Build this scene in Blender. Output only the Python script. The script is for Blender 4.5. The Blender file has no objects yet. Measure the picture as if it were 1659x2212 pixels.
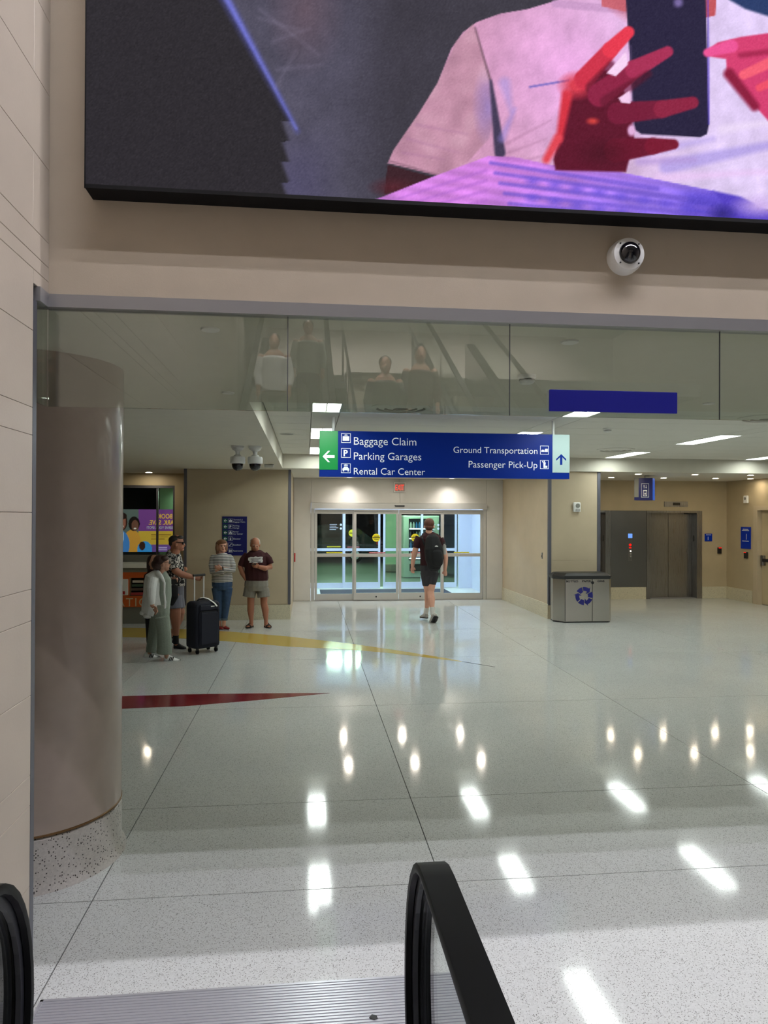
import bpy, bmesh, math, random
import numpy as np
from mathutils import Vector, Matrix

random.seed(7)
SC = bpy.context.scene
COL = SC.collection

# ------------------------------------------------------------------ camera
FPX = 1530.0; CAM_H = 1.95
YAW = math.atan(168 / FPX); PITCH = math.atan(7.6 / FPX); ROLL = .0039
_fw0 = np.array([math.sin(YAW), math.cos(YAW), 0]); _r0 = np.array([math.cos(YAW), -math.sin(YAW), 0]); _u0 = np.array([0, 0, 1.])
_fw = _fw0 * math.cos(PITCH) + _u0 * math.sin(PITCH); _u1 = _u0 * math.cos(PITCH) - _fw0 * math.sin(PITCH)
_r = _r0 * math.cos(ROLL) + _u1 * math.sin(ROLL); _u = _u1 * math.cos(ROLL) - _r0 * math.sin(ROLL)
cam_data = bpy.data.cameras.new('camera'); cam = bpy.data.objects.new('camera', cam_data); COL.objects.link(cam)
cam_data.sensor_fit = 'HORIZONTAL'; cam_data.sensor_width = 36; cam_data.lens = FPX / 1659 * 36
cam_data.clip_start = .05; cam_data.clip_end = 200
cam.matrix_world = Matrix(((_r[0], _u[0], -_fw[0], 0), (_r[1], _u[1], -_fw[1], 0), (_r[2], _u[2], -_fw[2], CAM_H), (0, 0, 0, 1)))
SC.camera = cam

# ------------------------------------------------------------------ world, exposure
W = bpy.data.worlds.new('night'); SC.world = W; W.use_nodes = True
W.node_tree.nodes['Background'].inputs[0].default_value = (.010, .013, .02, 1)
W.node_tree.nodes['Background'].inputs[1].default_value = .6
SC.view_settings.view_transform = 'Standard'; SC.view_settings.look = 'None'
SC.view_settings.exposure = 0.0; SC.view_settings.gamma = 1.0; SC.view_settings.use_curve_mapping = False
# strengths of the lamps (used by the lamp builders below)
L_TROFFER = 20.5; L_VOID = 156.0; L_VOID_FRONT = 275.0; L_ENTRY = 215.0; L_STAIR = 480.0; L_LANDING = 420.0; L_LOBBY = 110.0; L_DOORSPOT = 17.0; L_VEST = 50.0; L_OUT = 24.0; L_SCREEN = 1.0


def at(px, py, Y):
    """point of the plane Y that the photograph shows at pixel px, py (a survey of the photo)"""
    d = _fw + _r * ((px - 829.5) / FPX) + _u * ((1106 - py) / FPX)
    return np.array([0, 0, CAM_H]) + d * (Y / d[1])


def pix(X, Y, Z):
    vx, vy, vz = X, Y, Z - CAM_H
    d = vx * _fw[0] + vy * _fw[1] + vz * _fw[2]
    return 829.5 + FPX * (vx * _r[0] + vy * _r[1] + vz * _r[2]) / d, 1106 - FPX * (vx * _u[0] + vy * _u[1] + vz * _u[2]) / d


# ------------------------------------------------------------------ materials
def lin(c):
    return tuple((v / 255 / 12.92) if v / 255 <= .04045 else ((v / 255 + .055) / 1.055) ** 2.4 for v in c)


MATS = {}


def mat(name, col, rough=.5, metal=0., spec=.5, vary=0., vscale=6., bump=0., bscale=60., emit=None, estr=0., coat=0.):
    m = bpy.data.materials.new(name); m.use_nodes = True; nt = m.node_tree; b = nt.nodes['Principled BSDF']
    c = lin(col); b.inputs['Base Color'].default_value = (*c, 1)
    b.inputs['Roughness'].default_value = rough; b.inputs['Metallic'].default_value = metal
    b.inputs['Specular IOR Level'].default_value = spec
    if coat: b.inputs['Coat Weight'].default_value = coat; b.inputs['Coat Roughness'].default_value = .1
    if emit: b.inputs['Emission Color'].default_value = (*lin(emit), 1); b.inputs['Emission Strength'].default_value = estr
    if vary or bump:
        g = nt.nodes.new('ShaderNodeNewGeometry')
    if vary:
        n = nt.nodes.new('ShaderNodeTexNoise'); n.inputs['Scale'].default_value = vscale; n.inputs['Detail'].default_value = 5
        nt.links.new(g.outputs['Position'], n.inputs['Vector'])
        r = nt.nodes.new('ShaderNodeMapRange'); r.inputs[1].default_value = .3; r.inputs[2].default_value = .7
        r.inputs[3].default_value = 1 - vary; r.inputs[4].default_value = 1 + vary
        nt.links.new(n.outputs['Fac'], r.inputs[0])
        mx = nt.nodes.new('ShaderNodeVectorMath'); mx.operation = 'SCALE'; mx.inputs[0].default_value = c
        nt.links.new(r.outputs[0], mx.inputs['Scale']); nt.links.new(mx.outputs[0], b.inputs['Base Color'])
    if bump:
        n2 = nt.nodes.new('ShaderNodeTexNoise'); n2.inputs['Scale'].default_value = bscale; n2.inputs['Detail'].default_value = 3
        nt.links.new(g.outputs['Position'], n2.inputs['Vector'])
        bp = nt.nodes.new('ShaderNodeBump'); bp.inputs['Strength'].default_value = bump; bp.inputs['Distance'].default_value = .01
        nt.links.new(n2.outputs['Fac'], bp.inputs['Height']); nt.links.new(bp.outputs[0], b.inputs['Normal'])
    MATS[name] = m
    return m


def emit_mat(name, col, s):
    m = bpy.data.materials.new(name); m.use_nodes = True; nt = m.node_tree
    nt.nodes.remove(nt.nodes['Principled BSDF']); e = nt.nodes.new('ShaderNodeEmission')
    e.inputs[0].default_value = (*lin(col), 1); e.inputs[1].default_value = s
    nt.links.new(e.outputs[0], nt.nodes['Material Output'].inputs[0]); MATS[name] = m
    return m


def glass_mat(name, tint, ior=1.5, rough=0.0):
    m = bpy.data.materials.new(name); m.use_nodes = True; nt = m.node_tree
    nt.nodes.remove(nt.nodes['Principled BSDF'])
    t = nt.nodes.new('ShaderNodeBsdfTransparent'); t.inputs[0].default_value = (*tint, 1)
    g = nt.nodes.new('ShaderNodeBsdfGlossy'); g.inputs['Roughness'].default_value = rough
    # Schlick reflectance of one glass face, the same from both sides
    r0 = ((ior - 1) / (ior + 1)) ** 2
    lw = nt.nodes.new('ShaderNodeLayerWeight'); lw.inputs[0].default_value = .5
    p5 = nt.nodes.new('ShaderNodeMath'); p5.operation = 'POWER'; p5.inputs[1].default_value = 5; nt.links.new(lw.outputs['Facing'], p5.inputs[0])
    f = nt.nodes.new('ShaderNodeMath'); f.operation = 'MULTIPLY_ADD'; f.inputs[1].default_value = 1 - r0; f.inputs[2].default_value = r0; nt.links.new(p5.outputs[0], f.inputs[0])
    x = nt.nodes.new('ShaderNodeMixShader'); nt.links.new(f.outputs[0], x.inputs[0])
    nt.links.new(t.outputs[0], x.inputs[1]); nt.links.new(g.outputs[0], x.inputs[2])
    nt.links.new(x.outputs[0], nt.nodes['Material Output'].inputs[0]); MATS[name] = m
    return m


def terrazzo(name, base, chips, rough, scale, wav=.0, amount=.16, warm=0):
    m = bpy.data.materials.new(name); m.use_nodes = True; nt = m.node_tree; b = nt.nodes['Principled BSDF']
    L = nt.links.new; g = nt.nodes.new('ShaderNodeNewGeometry')
    v = nt.nodes.new('ShaderNodeTexVoronoi'); v.inputs['Scale'].default_value = scale
    L(g.outputs['Position'], v.inputs['Vector'])
    sep = nt.nodes.new('ShaderNodeSeparateColor'); L(v.outputs['Color'], sep.inputs[0])
    dk = nt.nodes.new('ShaderNodeMath'); dk.operation = 'LESS_THAN'; dk.inputs[1].default_value = amount
    L(sep.outputs[0], dk.inputs[0])
    ds = nt.nodes.new('ShaderNodeMath'); ds.operation = 'LESS_THAN'; ds.inputs[1].default_value = .42
    L(v.outputs['Distance'], ds.inputs[0])
    mul = nt.nodes.new('ShaderNodeMath'); mul.operation = 'MULTIPLY'; L(dk.outputs[0], mul.inputs[0]); L(ds.outputs[0], mul.inputs[1])
    lt = nt.nodes.new('ShaderNodeMapRange'); lt.inputs[3].default_value = .90; lt.inputs[4].default_value = 1.06; L(sep.outputs[1], lt.inputs[0])
    n = nt.nodes.new('ShaderNodeTexNoise'); n.inputs['Scale'].default_value = .7; n.inputs['Detail'].default_value = 3; L(g.outputs['Position'], n.inputs['Vector'])
    n2 = nt.nodes.new('ShaderNodeMapRange'); n2.inputs[1].default_value = .3; n2.inputs[2].default_value = .7; n2.inputs[3].default_value = .95; n2.inputs[4].default_value = 1.05; L(n.outputs['Fac'], n2.inputs[0])
    pr = nt.nodes.new('ShaderNodeMath'); pr.operation = 'MULTIPLY'; L(lt.outputs[0], pr.inputs[0]); L(n2.outputs[0], pr.inputs[1])
    sc = nt.nodes.new('ShaderNodeVectorMath'); sc.operation = 'SCALE'; sc.inputs[0].default_value = lin(base); L(pr.outputs[0], sc.inputs['Scale'])
    mix = nt.nodes.new('ShaderNodeMix'); mix.data_type = 'RGBA'; L(mul.outputs[0], mix.inputs['Factor'])
    L(sc.outputs[0], mix.inputs['A']); mix.inputs['B'].default_value = (*lin(chips), 1)
    L(mix.outputs['Result'], b.inputs['Base Color'])
    b.inputs['Roughness'].default_value = rough; b.inputs['IOR'].default_value = 1.42
    if wav:
        w = nt.nodes.new('ShaderNodeTexNoise'); w.inputs['Scale'].default_value = 2.2; w.inputs['Detail'].default_value = 2
        L(g.outputs['Position'], w.inputs['Vector'])
        bp = nt.nodes.new('ShaderNodeBump'); bp.inputs['Strength'].default_value = wav; bp.inputs['Distance'].default_value = .02
        L(w.outputs['Fac'], bp.inputs['Height']); L(bp.outputs[0], b.inputs['Normal'])
    MATS[name] = m
    return m


def brushed(name, col, rough, vertical=True):
    m = mat(name, col, rough, 1.0); nt = m.node_tree; b = nt.nodes['Principled BSDF']; L = nt.links.new
    g = nt.nodes.new('ShaderNodeNewGeometry'); mp = nt.nodes.new('ShaderNodeMapping')
    mp.inputs['Scale'].default_value = (300, 300, 3) if vertical else (3, 3, 300)
    L(g.outputs['Position'], mp.inputs[0]); n = nt.nodes.new('ShaderNodeTexNoise'); n.inputs['Scale'].default_value = 1; L(mp.outputs[0], n.inputs['Vector'])
    r = nt.nodes.new('ShaderNodeMapRange'); r.inputs[3].default_value = rough - .04; r.inputs[4].default_value = rough + .05; L(n.outputs['Fac'], r.inputs[0])
    L(r.outputs[0], b.inputs['Roughness'])
    return m


mat('plaster_header', (182, 169, 150), .6, vary=.03, bump=.05, bscale=200)
mat('stone', (178, 167, 152), .45, vary=.05, vscale=3, bump=.04, bscale=90)
mat('stone_edge', (150, 140, 128), .7)
mat('ceiling_paint', (212, 207, 193), .8, vary=.02)
mat('tile_paint', (216, 214, 204), .85, bump=.15, bscale=300)
mat('dark_gap', (40, 38, 34), .9)
mat('wall_beige', (190, 174, 147), .55, vary=.05, vscale=2.5, bump=.04, bscale=80)
mat('wall_warm', (184, 168, 137), .55, vary=.05, vscale=2.5, bump=.04, bscale=80)
mat('door_panel_grey', (206, 203, 197), .45, vary=.02)
mat('column_paint', (166, 150, 138), .36, vary=.04, vscale=9, coat=.5)
mat('alu', (200, 198, 193), .38, .4)
mat('alu_track', (156, 155, 156), .4, .6)
mat('alu_dark', (112, 112, 122), .42, .7)
brushed('steel', (158, 156, 154), .28)
brushed('steel_dark', (132, 131, 131), .32)
mat('steel_bin', (190, 188, 182), .2, .95)
mat('black_plastic', (26, 26, 28), .38)
mat('rubber', (8, 8, 9), .40, spec=.1)
mat('rubber_inner', (34, 34, 40), .42)
mat('white_plastic', (226, 226, 222), .35)
mat('white_paint', (225, 225, 222), .6)
mat('void_paint', (178, 168, 158), .7)
mat('void_ceiling', (150, 146, 140), .8)
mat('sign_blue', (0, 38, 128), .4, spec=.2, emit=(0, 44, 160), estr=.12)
mat('sign_navy', (18, 22, 96), .35)
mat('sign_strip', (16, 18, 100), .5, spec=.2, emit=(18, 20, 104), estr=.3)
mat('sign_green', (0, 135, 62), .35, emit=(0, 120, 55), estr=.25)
mat('sign_pale', (178, 202, 200), .45, spec=.3)
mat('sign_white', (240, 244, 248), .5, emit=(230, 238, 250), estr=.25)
mat('sign_white_dim', (225, 228, 232), .5)
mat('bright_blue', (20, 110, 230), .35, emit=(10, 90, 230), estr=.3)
mat('grey_paint', (128, 128, 120), .5)
mat('orange', (206, 92, 34), .45)
mat('desk_grey', (120, 118, 108), .5)
mat('desk_top', (236, 234, 226), .3)
mat('gold_letter', (210, 190, 150), .4)
mat('paper', (235, 233, 228), .7)
mat('yellow', (226, 214, 40), .5, emit=(210, 200, 30), estr=.15)
mat('red', (190, 40, 44), .5)
mat('navy_print', (28, 30, 120), .5)
mat('mat_grey', (66, 64, 78), .9)
mat('vest_wall', (226, 232, 246), .5)
mat('asphalt', (96, 108, 96), .35, vary=.08)
mat('car_dark', (22, 23, 27), .2, .3, coat=.6)
mat('chrome', (220, 220, 225), .1, 1.0)
mat('black_gloss', (10, 9, 14), .06, coat=.5)
mat('pillar_green', (160, 190, 160), .5)
mat('purple', (120, 60, 150), .5)
mat('poster_yellow', (214, 172, 58), .5)
mat('bronze', (120, 92, 60), .4, .8)
mat('inlay_yellow', (196, 168, 78), .14)
mat('inlay_red', (120, 24, 34), .14)
mat('inlay_dark', (34, 33, 32), .2)
emit_mat('exit_red', (255, 62, 50), 1.6)
emit_mat('display_blue', (120, 170, 255), 1.0)
emit_mat('led_red', (255, 30, 20), 1.4)
emit_mat('led_white', (255, 245, 230), 2.0)
glass_mat('glass_screen', (.86, .885, .84), 2.0)
glass_mat('glass_door', (.88, .93, .91), 1.45)
glass_mat('glass_rail', (.90, .94, .92), 1.4)
terrazzo('terrazzo', (204, 206, 203), (128, 126, 122), .08, 185, wav=.02, amount=.26)
terrazzo('terrazzo_base', (190, 185, 178), (66, 62, 58), .3, 110, amount=.22)
terrazzo('terrazzo_plinth', (206, 198, 172), (120, 112, 96), .3, 130, amount=.12)


# ------------------------------------------------------------------ mesh helpers
class MB:
    def __init__(s): s.v = []; s.f = []; s.m = []

    def add(s, v, f, mi=0):
        o = len(s.v); s.v += [tuple(map(float, p)) for p in v]; s.f += [tuple(i + o for i in q) for q in f]; s.m += [mi] * len(f)
        return s

    def box(s, x0, x1, y0, y1, z0, z1, mi=0):
        v = [(x, y, z) for z in (z0, z1) for y in (y0, y1) for x in (x0, x1)]
        return s.add(v, [(0, 2, 3, 1), (4, 5, 7, 6), (0, 1, 5, 4), (2, 6, 7, 3), (0, 4, 6, 2), (1, 3, 7, 5)], mi)

    def bbox(s, x0, x1, y0, y1, z0, z1, c=.004, mi=0):
        """box with chamfered vertical and top edges"""
        pts = [(x0 + c, y0), (x1 - c, y0), (x1, y0 + c), (x1, y1 - c), (x1 - c, y1), (x0 + c, y1), (x0, y1 - c), (x0, y0 + c)]
        cx, cy = (x0 + x1) / 2, (y0 + y1) / 2
        rings = []
        for z, k in ((z0, 0), (z1 - c, 0), (z1, c)):
            rings.append([(x + (k if x < cx else -k), y + (k if y < cy else -k), z) for x, y in pts])
        return s.rings(rings, mi=mi)

    def rings(s, rings, close=True, caps=True, mi=0):
        n = len(rings[0]); v = [p for r in rings for p in r]; f = []
        for i in range(len(rings) - 1):
            for j in range(n if close else n - 1):
                a = i * n + j; b = i * n + (j + 1) % n
                f.append((a, b, b + n, a + n))
        if caps and close:
            f.append(tuple(reversed(range(n)))); f.append(tuple(range((len(rings) - 1) * n, len(rings) * n)))
        return s.add(v, f, mi)

    def cyl(s, p0, p1, r0, r1=None, n=16, mi=0, caps=True):
        r1 = r0 if r1 is None else r1
        p0 = Vector(p0); p1 = Vector(p1); t = (p1 - p0).normalized()
        a = t.orthogonal().normalized(); b = t.cross(a)
        R = []
        for p, r in ((p0, r0), (p1, r1)):
            R.append([tuple(p + (a * math.cos(q) + b * math.sin(q)) * r) for q in [2 * math.pi * k / n for k in range(n)]])
        return s.rings(R, caps=caps, mi=mi)

    def lathe(s, prof, c=(0, 0, 0), axis='z', n=24, mi=0):
        R = []
        for r, h in prof:
            ring = []
            for k in range(n):
                q = 2 * math.pi * k / n; x, y = r * math.cos(q), r * math.sin(q)
                if axis == 'z': p = (c[0] + x, c[1] + y, c[2] + h)
                elif axis == 'y': p = (c[0] + x, c[1] + h, c[2] - y)
                else: p = (c[0] + h, c[1] + x, c[2] + y)
                ring.append(p)
            R.append(ring)
        return s.rings(R, mi=mi)

    def prism(s, poly, z0, z1, mi=0):
        return s.rings([[(x, y, z0) for x, y in poly], [(x, y, z1) for x, y in poly]], mi=mi)

    def plate(s, poly, y0, y1, mi=0, X=0, Z=0, k=1):
        """outline in x, z extruded along y (y0 towards the viewer)"""
        return s.rings([[(X + x * k, y1, Z + z * k) for x, z in poly], [(X + x * k, y0, Z + z * k) for x, z in poly]], mi=mi)

    def sphere(s, c, rx, ry, rz, n=14, m=9, mi=0):
        R = []
        for i in range(m + 1):
            t = math.pi * (i + .001) / (m + .002)
            R.append([(c[0] + rx * math.sin(t) * math.cos(2 * math.pi * k / n), c[1] + ry * math.sin(t) * math.sin(2 * math.pi * k / n), c[2] - rz * math.cos(t)) for k in range(n)])
        return s.rings(R, mi=mi)

    def mesh(s, name, mats, smooth=False):
        me = bpy.data.meshes.new(name); me.from_pydata(s.v, [], s.f)
        for x in (mats if isinstance(mats, (list, tuple)) else [mats]): me.materials.append(MATS[x] if isinstance(x, str) else x)
        if isinstance(mats, (list, tuple)) and len(mats) > 1: me.polygons.foreach_set('material_index', s.m)
        bm = bmesh.new(); bm.from_mesh(me); bmesh.ops.recalc_face_normals(bm, faces=bm.faces)
        big = [f for f in bm.faces if len(f.verts) > 4]
        if big: bmesh.ops.triangulate(bm, faces=big)
        bm.to_mesh(me); bm.free()
        if smooth: smooth_mesh(me)
        me.update()
        return me

    def obj(s, name, mats, parent=None, smooth=False, origin=None):
        if parent is not None:
            o = parent.matrix_basis.translation if parent.parent is None else parent.matrix_basis.translation + parent.parent.matrix_basis.translation
            s.v = [(x - o[0], y - o[1], z - o[2]) for x, y, z in s.v]
        elif origin is not None:
            s.v = [(x - origin[0], y - origin[1], z - origin[2]) for x, y, z in s.v]
        ob = bpy.data.objects.new(name, s.mesh(name, mats, smooth)); COL.objects.link(ob)
        if parent is not None: ob.parent = parent
        elif origin is not None: ob.location = origin
        return ob


def smooth_mesh(me, ang=40):
    me.polygons.foreach_set('use_smooth', [True] * len(me.polygons))
    bm = bmesh.new(); bm.from_mesh(me)
    for e in bm.edges:
        if len(e.link_faces) == 2 and e.calc_face_angle(0) > math.radians(ang): e.smooth = False
    bm.to_mesh(me); bm.free()


def tag(o, label, cat=None, group=None, kind=None):
    o['label'] = label
    if cat: o['category'] = cat
    if group: o['group'] = group
    if kind: o['kind'] = kind
    return o


def thing(name, loc, label, cat, group=None, kind=None):
    o = bpy.data.objects.new(name, None); COL.objects.link(o); o.location = loc; o.empty_display_size = .1
    return tag(o, label, cat, group, kind)


def share(name, me, loc, parent):
    o = bpy.data.objects.new(name, me); COL.objects.link(o); o.location = loc
    if parent is not None: o.parent = parent
    return o


def dup(root, loc, label=None):
    r = root.copy(); COL.objects.link(r); r.location = loc
    if label: r['label'] = label
    for ch in list(root.children):
        c = ch.copy(); COL.objects.link(c); c.parent = r
        for g in list(ch.children):
            d = g.copy(); COL.objects.link(d); d.parent = c
    return r


def evaluated_mesh(o):
    dg = bpy.context.evaluated_depsgraph_get(); dg.update()
    me = bpy.data.meshes.new_from_object(o.evaluated_get(dg))
    d = o.data; bpy.data.objects.remove(o)
    return me


def text_geo(s, width=None, height=None, bold=0., spacing=1.):
    """flat mesh of a line of writing: vertices (x, y), faces; x starts at 0, baseline y = 0"""
    cu = bpy.data.curves.new('t', 'FONT'); cu.body = s; cu.size = 1; cu.offset = bold; cu.space_character = spacing; cu.resolution_u = 3
    o = bpy.data.objects.new('t', cu); COL.objects.link(o)
    me = evaluated_mesh(o); bpy.data.curves.remove(cu)
    v = np.array([p.co[:] for p in me.vertices]); f = [tuple(p.vertices) for p in me.polygons]; bpy.data.meshes.remove(me)
    v[:, 0] -= v[:, 0].min()
    w = v[:, 0].max()
    k = (width / w) if width else height / .73
    kx = k; ky = (height / .73) if height else k
    return np.c_[v[:, 0] * kx, v[:, 1] * ky], f, w * kx


def text(name, s, X, Y, Z, m, parent, width=None, height=None, right=False, mirror=False, bold=0., spacing=1., ux=(1, 0, 0)):
    """writing standing upright; ux is its reading direction, it faces ux x z"""
    v, f, w = text_geo(s, width, height, bold, spacing)
    ux = Vector(ux)
    off = -w if right else 0
    mb = MB(); mb.add([tuple(Vector((X, Y, Z)) + ux * ((off + a) * (-1 if mirror else 1)) + Vector((0, 0, b))) for a, b in v], f)
    # writing is flat print: one face thick on its panel; each word is a piece of its own
    o = parent.matrix_basis.translation
    iv = sorted((min(v[q][0] for q in fc), max(v[q][0] for q in fc), k) for k, fc in enumerate(f))
    gap = .15 * (w / max(1, len(s))) / .5
    words, end = [], None
    for a, b_, k in iv:
        if end is None or a - end > gap: words.append([])
        words[-1].append(k); end = b_ if end is None else max(end, b_)
    for ks_ in words:
        idx = sorted({q for k in ks_ for q in f[k]}); mp = {q: n for n, q in enumerate(idx)}
        me = bpy.data.meshes.new(name); me.from_pydata([tuple(Vector(mb.v[q]) - o) for q in idx], [], [tuple(mp[q] for q in f[k]) for k in ks_]); me.materials.append(MATS[m])
        ob = bpy.data.objects.new(name, me); COL.objects.link(ob); ob.parent = parent
    return ob


# ================================================================== THE SETTING
HC = 2.80       # hall ceiling
TC = 3.05       # tray ceiling
WX = -1.062     # stone wall beside the escalator
HY = 3.058      # face of the header wall above the opening

# ---- floor: terrazzo slabs between divider joints
floor = MB().box(-6, 14, -6, 16.22, -.08, -.006).obj('floor', 'dark_gap')
tag(floor, 'polished speckled terrazzo floor in large slabs with thin dark joints', 'floor', kind='structure')
XL = [-6, -4.6, -2.09, -1.065, .725, 3.24, 6.0, 8.6, 11.2, 14]
YL = [-6, -2, .4, 3.72, 4.85, 7.25, 9.63, 11.97, 14.35, 16.2]
g = .0028
for i in range(len(XL) - 1):
    for j in range(len(YL) - 1):
        x0, x1, y0, y1 = XL[i] + g, XL[i + 1] - g, YL[j] + g, YL[j + 1] - g
        MB().box(x0, x1, y0, y1, -.03, 0).obj('floor_slab', 'terrazzo', floor)
# inlaid coloured bands (flush with the terrazzo)
def ribbon(top, bot, z=.0012):
    mb = MB(); n = len(top)
    v = [(x, y, z) for x, y in top] + [(x, y, z) for x, y in bot] + [(x, y, -.004) for x, y in top] + [(x, y, -.004) for x, y in bot]
    f = []
    for i in range(n - 1):
        f += [(i, i + 1, n + i + 1, n + i), (2 * n + i, 3 * n + i, 3 * n + i + 1, 2 * n + i + 1), (i, 2 * n + i, 2 * n + i + 1, i + 1), (n + i, n + i + 1, 3 * n + i + 1, 3 * n + i)]
    return mb.add(v, f)
ribbon([(-5.6, 12.78), (-4.2, 12.74), (-3.1, 12.62), (-2.0, 12.36), (-1.2, 12.02), (-.3, 11.5), (.69, 10.76), (1.267, 10.22), (1.894, 9.58), (2.09, 9.33)],
       [(-5.3, 11.78), (-4.0, 11.74), (-2.86, 11.66), (-1.9, 11.44), (-1.13, 11.1), (-.28, 10.62), (.67, 10.28), (1.238, 9.95), (1.87, 9.46), (2.07, 9.31)]).obj('floor_inlay', 'inlay_yellow', floor)['label'] = 'tapering yellow band inlaid in the floor'
ribbon([(2.09, 9.325), (2.434, 8.945)], [(2.075, 9.305), (2.43, 8.935)]).obj('floor_inlay', 'inlay_dark', floor)['label'] = 'thin dark tip of the yellow band'
ribbon([(-3.2, 7.80), (-1.94, 7.868), (-1.297, 7.887), (-.5, 7.855), (.264, 7.80)], [(-3.0, 7.22), (-1.81, 7.365), (-1.215, 7.40), (-.48, 7.575), (.264, 7.79)]).obj('floor_inlay', 'inlay_red', floor)['label'] = 'dark red wedge inlaid in the floor'

# ---- ceiling: plaster with a tray of planks
ceil = MB().box(-6, 14, 3.075, 5.40, HC, 3.4).box(-6, -.43, 5.40, 12.95, HC, 3.4).box(-6, 14, 12.95, 16.5, HC, 3.4).box(-.43, 14, 5.4, 12.95, 3.10, 3.4).obj('ceiling', 'ceiling_paint')
tag(ceil, 'off-white plaster ceiling with a raised tray of long ceiling planks', 'ceiling', kind='structure')
FXX = [.05, 2.785, 5.55, 8.34, 11.1]; FXY = [6.33, 8.97, 11.52]
segs = [(-.425, .05), (.355, 2.785), (3.09, 5.55), (5.855, 8.34), (8.645, 11.1), (11.405, 13.98)]
meshes = {}
for a, b in segs:
    me = MB().bbox(0, b - a - .008, 0, .602, 0, .02, .002).mesh('ceiling_plank', 'tile_paint')
    for k in range(12):
        share('ceiling_plank', me, (a + .004, 5.49 + .61 * k + .004, TC + .012 * 0), ceil)
for a in FXX:
    ys = [5.41] + [q for y in FXY for q in (y, y + 1.22)] + [12.94]
    for j in range(0, len(ys), 2):
        y0, y1 = ys[j], ys[j + 1]
        if y1 - y0 > .1: MB().bbox(a + .004, a + .301, y0 + .004, y1 - .004, TC, TC + .02, .002).obj('ceiling_plank', 'tile_paint', ceil)

# ---- stone wall left of the escalator, built from stone slabs
wl = MB().box(WX - .34, WX - .02, -14, 2.893, 0, 2.852).box(WX - .34, WX - .02, -14, HY + .3, 2.852, 7.2).obj('wall_left', 'stone_edge')
tag(wl, 'pale stone-clad wall beside the escalator', 'wall', kind='structure')
def slab(y0, y1, z0, z1):
    MB().rings([[(WX - .02, y0, z0), (WX - .02, y1, z0), (WX - .02, y1, z1), (WX - .02, y0, z1)],
                [(WX - .0012, y0 + .0008, z0 + .0008), (WX - .0012, y1 - .0008, z0 + .0008), (WX - .0012, y1 - .0008, z1 - .0008), (WX - .0012, y0 + .0008, z1 - .0008)],
                [(WX, y0 + .002, z0 + .002), (WX, y1 - .002, z0 + .002), (WX, y1 - .002, z1 - .002), (WX, y0 + .002, z1 - .002)]]).obj('stone_slab', 'stone', wl)
zj = [0, .505, .817, .935, 1.245, 1.535, 1.658, 1.957, 2.258, 2.366, 2.666, 2.908, 2.967]
for i in range(len(zj) - 1):
    e = 2.893 if zj[i + 1] < 2.86 else HY
    off = [0, .9, .35][i % 3]
    cuts = [e, 1.55 + off * .6, .25 + off * .6, -1.2 + off, -2.8 + off, -5]
    if zj[i] < 2.85 < zj[i + 1]:
        slab(-5, 1.2, zj[i], zj[i + 1]); slab(1.2, 2.893, zj[i], zj[i + 1]); slab(2.893, HY, 2.852, zj[i + 1]); continue
    for a, b in zip(cuts[1:], cuts[:-1]): slab(a, b, zj[i], zj[i + 1])
zz = [2.967, 3.067, 3.368, 3.676, 3.98, 4.28, 4.58, 4.88, 5.5, 6.3, 7.2]
for i in range(len(zz) - 1):
    cuts = [HY, 2.885, 1.2, -.6, -5] if i in (1, 3, 6) else [HY, 1.9, .4, -1.6, -5]
    for a, b in zip(cuts[1:], cuts[:-1]): slab(a, b, zz[i], zz[i + 1])
MB().box(WX - .03, WX, 2.895, 2.932, 0, 2.79).obj('trim_1', 'alu_dark')
tag(bpy.data.objects['trim_1'], 'grey metal edge strip at the end of the stone wall', 'trim', kind='structure')

# ---- header wall above the opening
wf = MB().box(WX - .3, 9, HY, HY + .3, 2.852, 7.2).obj('wall_front', 'plaster_header')
tag(wf, 'beige plaster wall above the opening, carrying the video screen', 'wall', kind='structure')
tr = MB().box(WX, 9, HY - .034, HY + .012, 2.795, 2.852).box(WX + .0, 9, HY - .046, HY - .034, 2.795, 2.828).box(WX - .02, WX + .012, 2.932, HY - .034, 2.795, 2.852).obj('trim_2', 'alu_track')
tag(tr, 'grey metal channel holding the glass along the top of the opening', 'trim', kind='structure')

# ---- the rest of the escalator void (behind the camera and above)
MB().box(9, 9.3, -14, HY, 0, 7.2).obj('wall_right', 'void_paint'); tag(bpy.data.objects['wall_right'], 'pale plaster wall at the right of the escalator hall', 'wall', kind='structure')
MB().box(WX - .34, 9.3, -14.3, -14, 0, 7.2).obj('wall_back', 'void_paint'); tag(bpy.data.objects['wall_back'], 'pale plaster wall at the top of the escalators', 'wall', kind='structure')
vc = MB().box(WX - .34, 9.3, -14.3, HY + .3, 7.2, 7.4).obj('ceiling_upper', 'void_ceiling'); tag(vc, 'high white ceiling above the escalators', 'ceiling', kind='structure')
MB().box(WX - .34, 9.3, -14, -9.3, 4.7, 5.0).obj('floor_upper', 'terrazzo'); tag(bpy.data.objects['floor_upper'], 'upper floor landing at the head of the escalators', 'floor', kind='structure')

# ---- hall walls
def plinthed(mb, x0, x1, y, zt=.28):
    """front plinth strip on a wall face at y"""
    return mb

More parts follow.
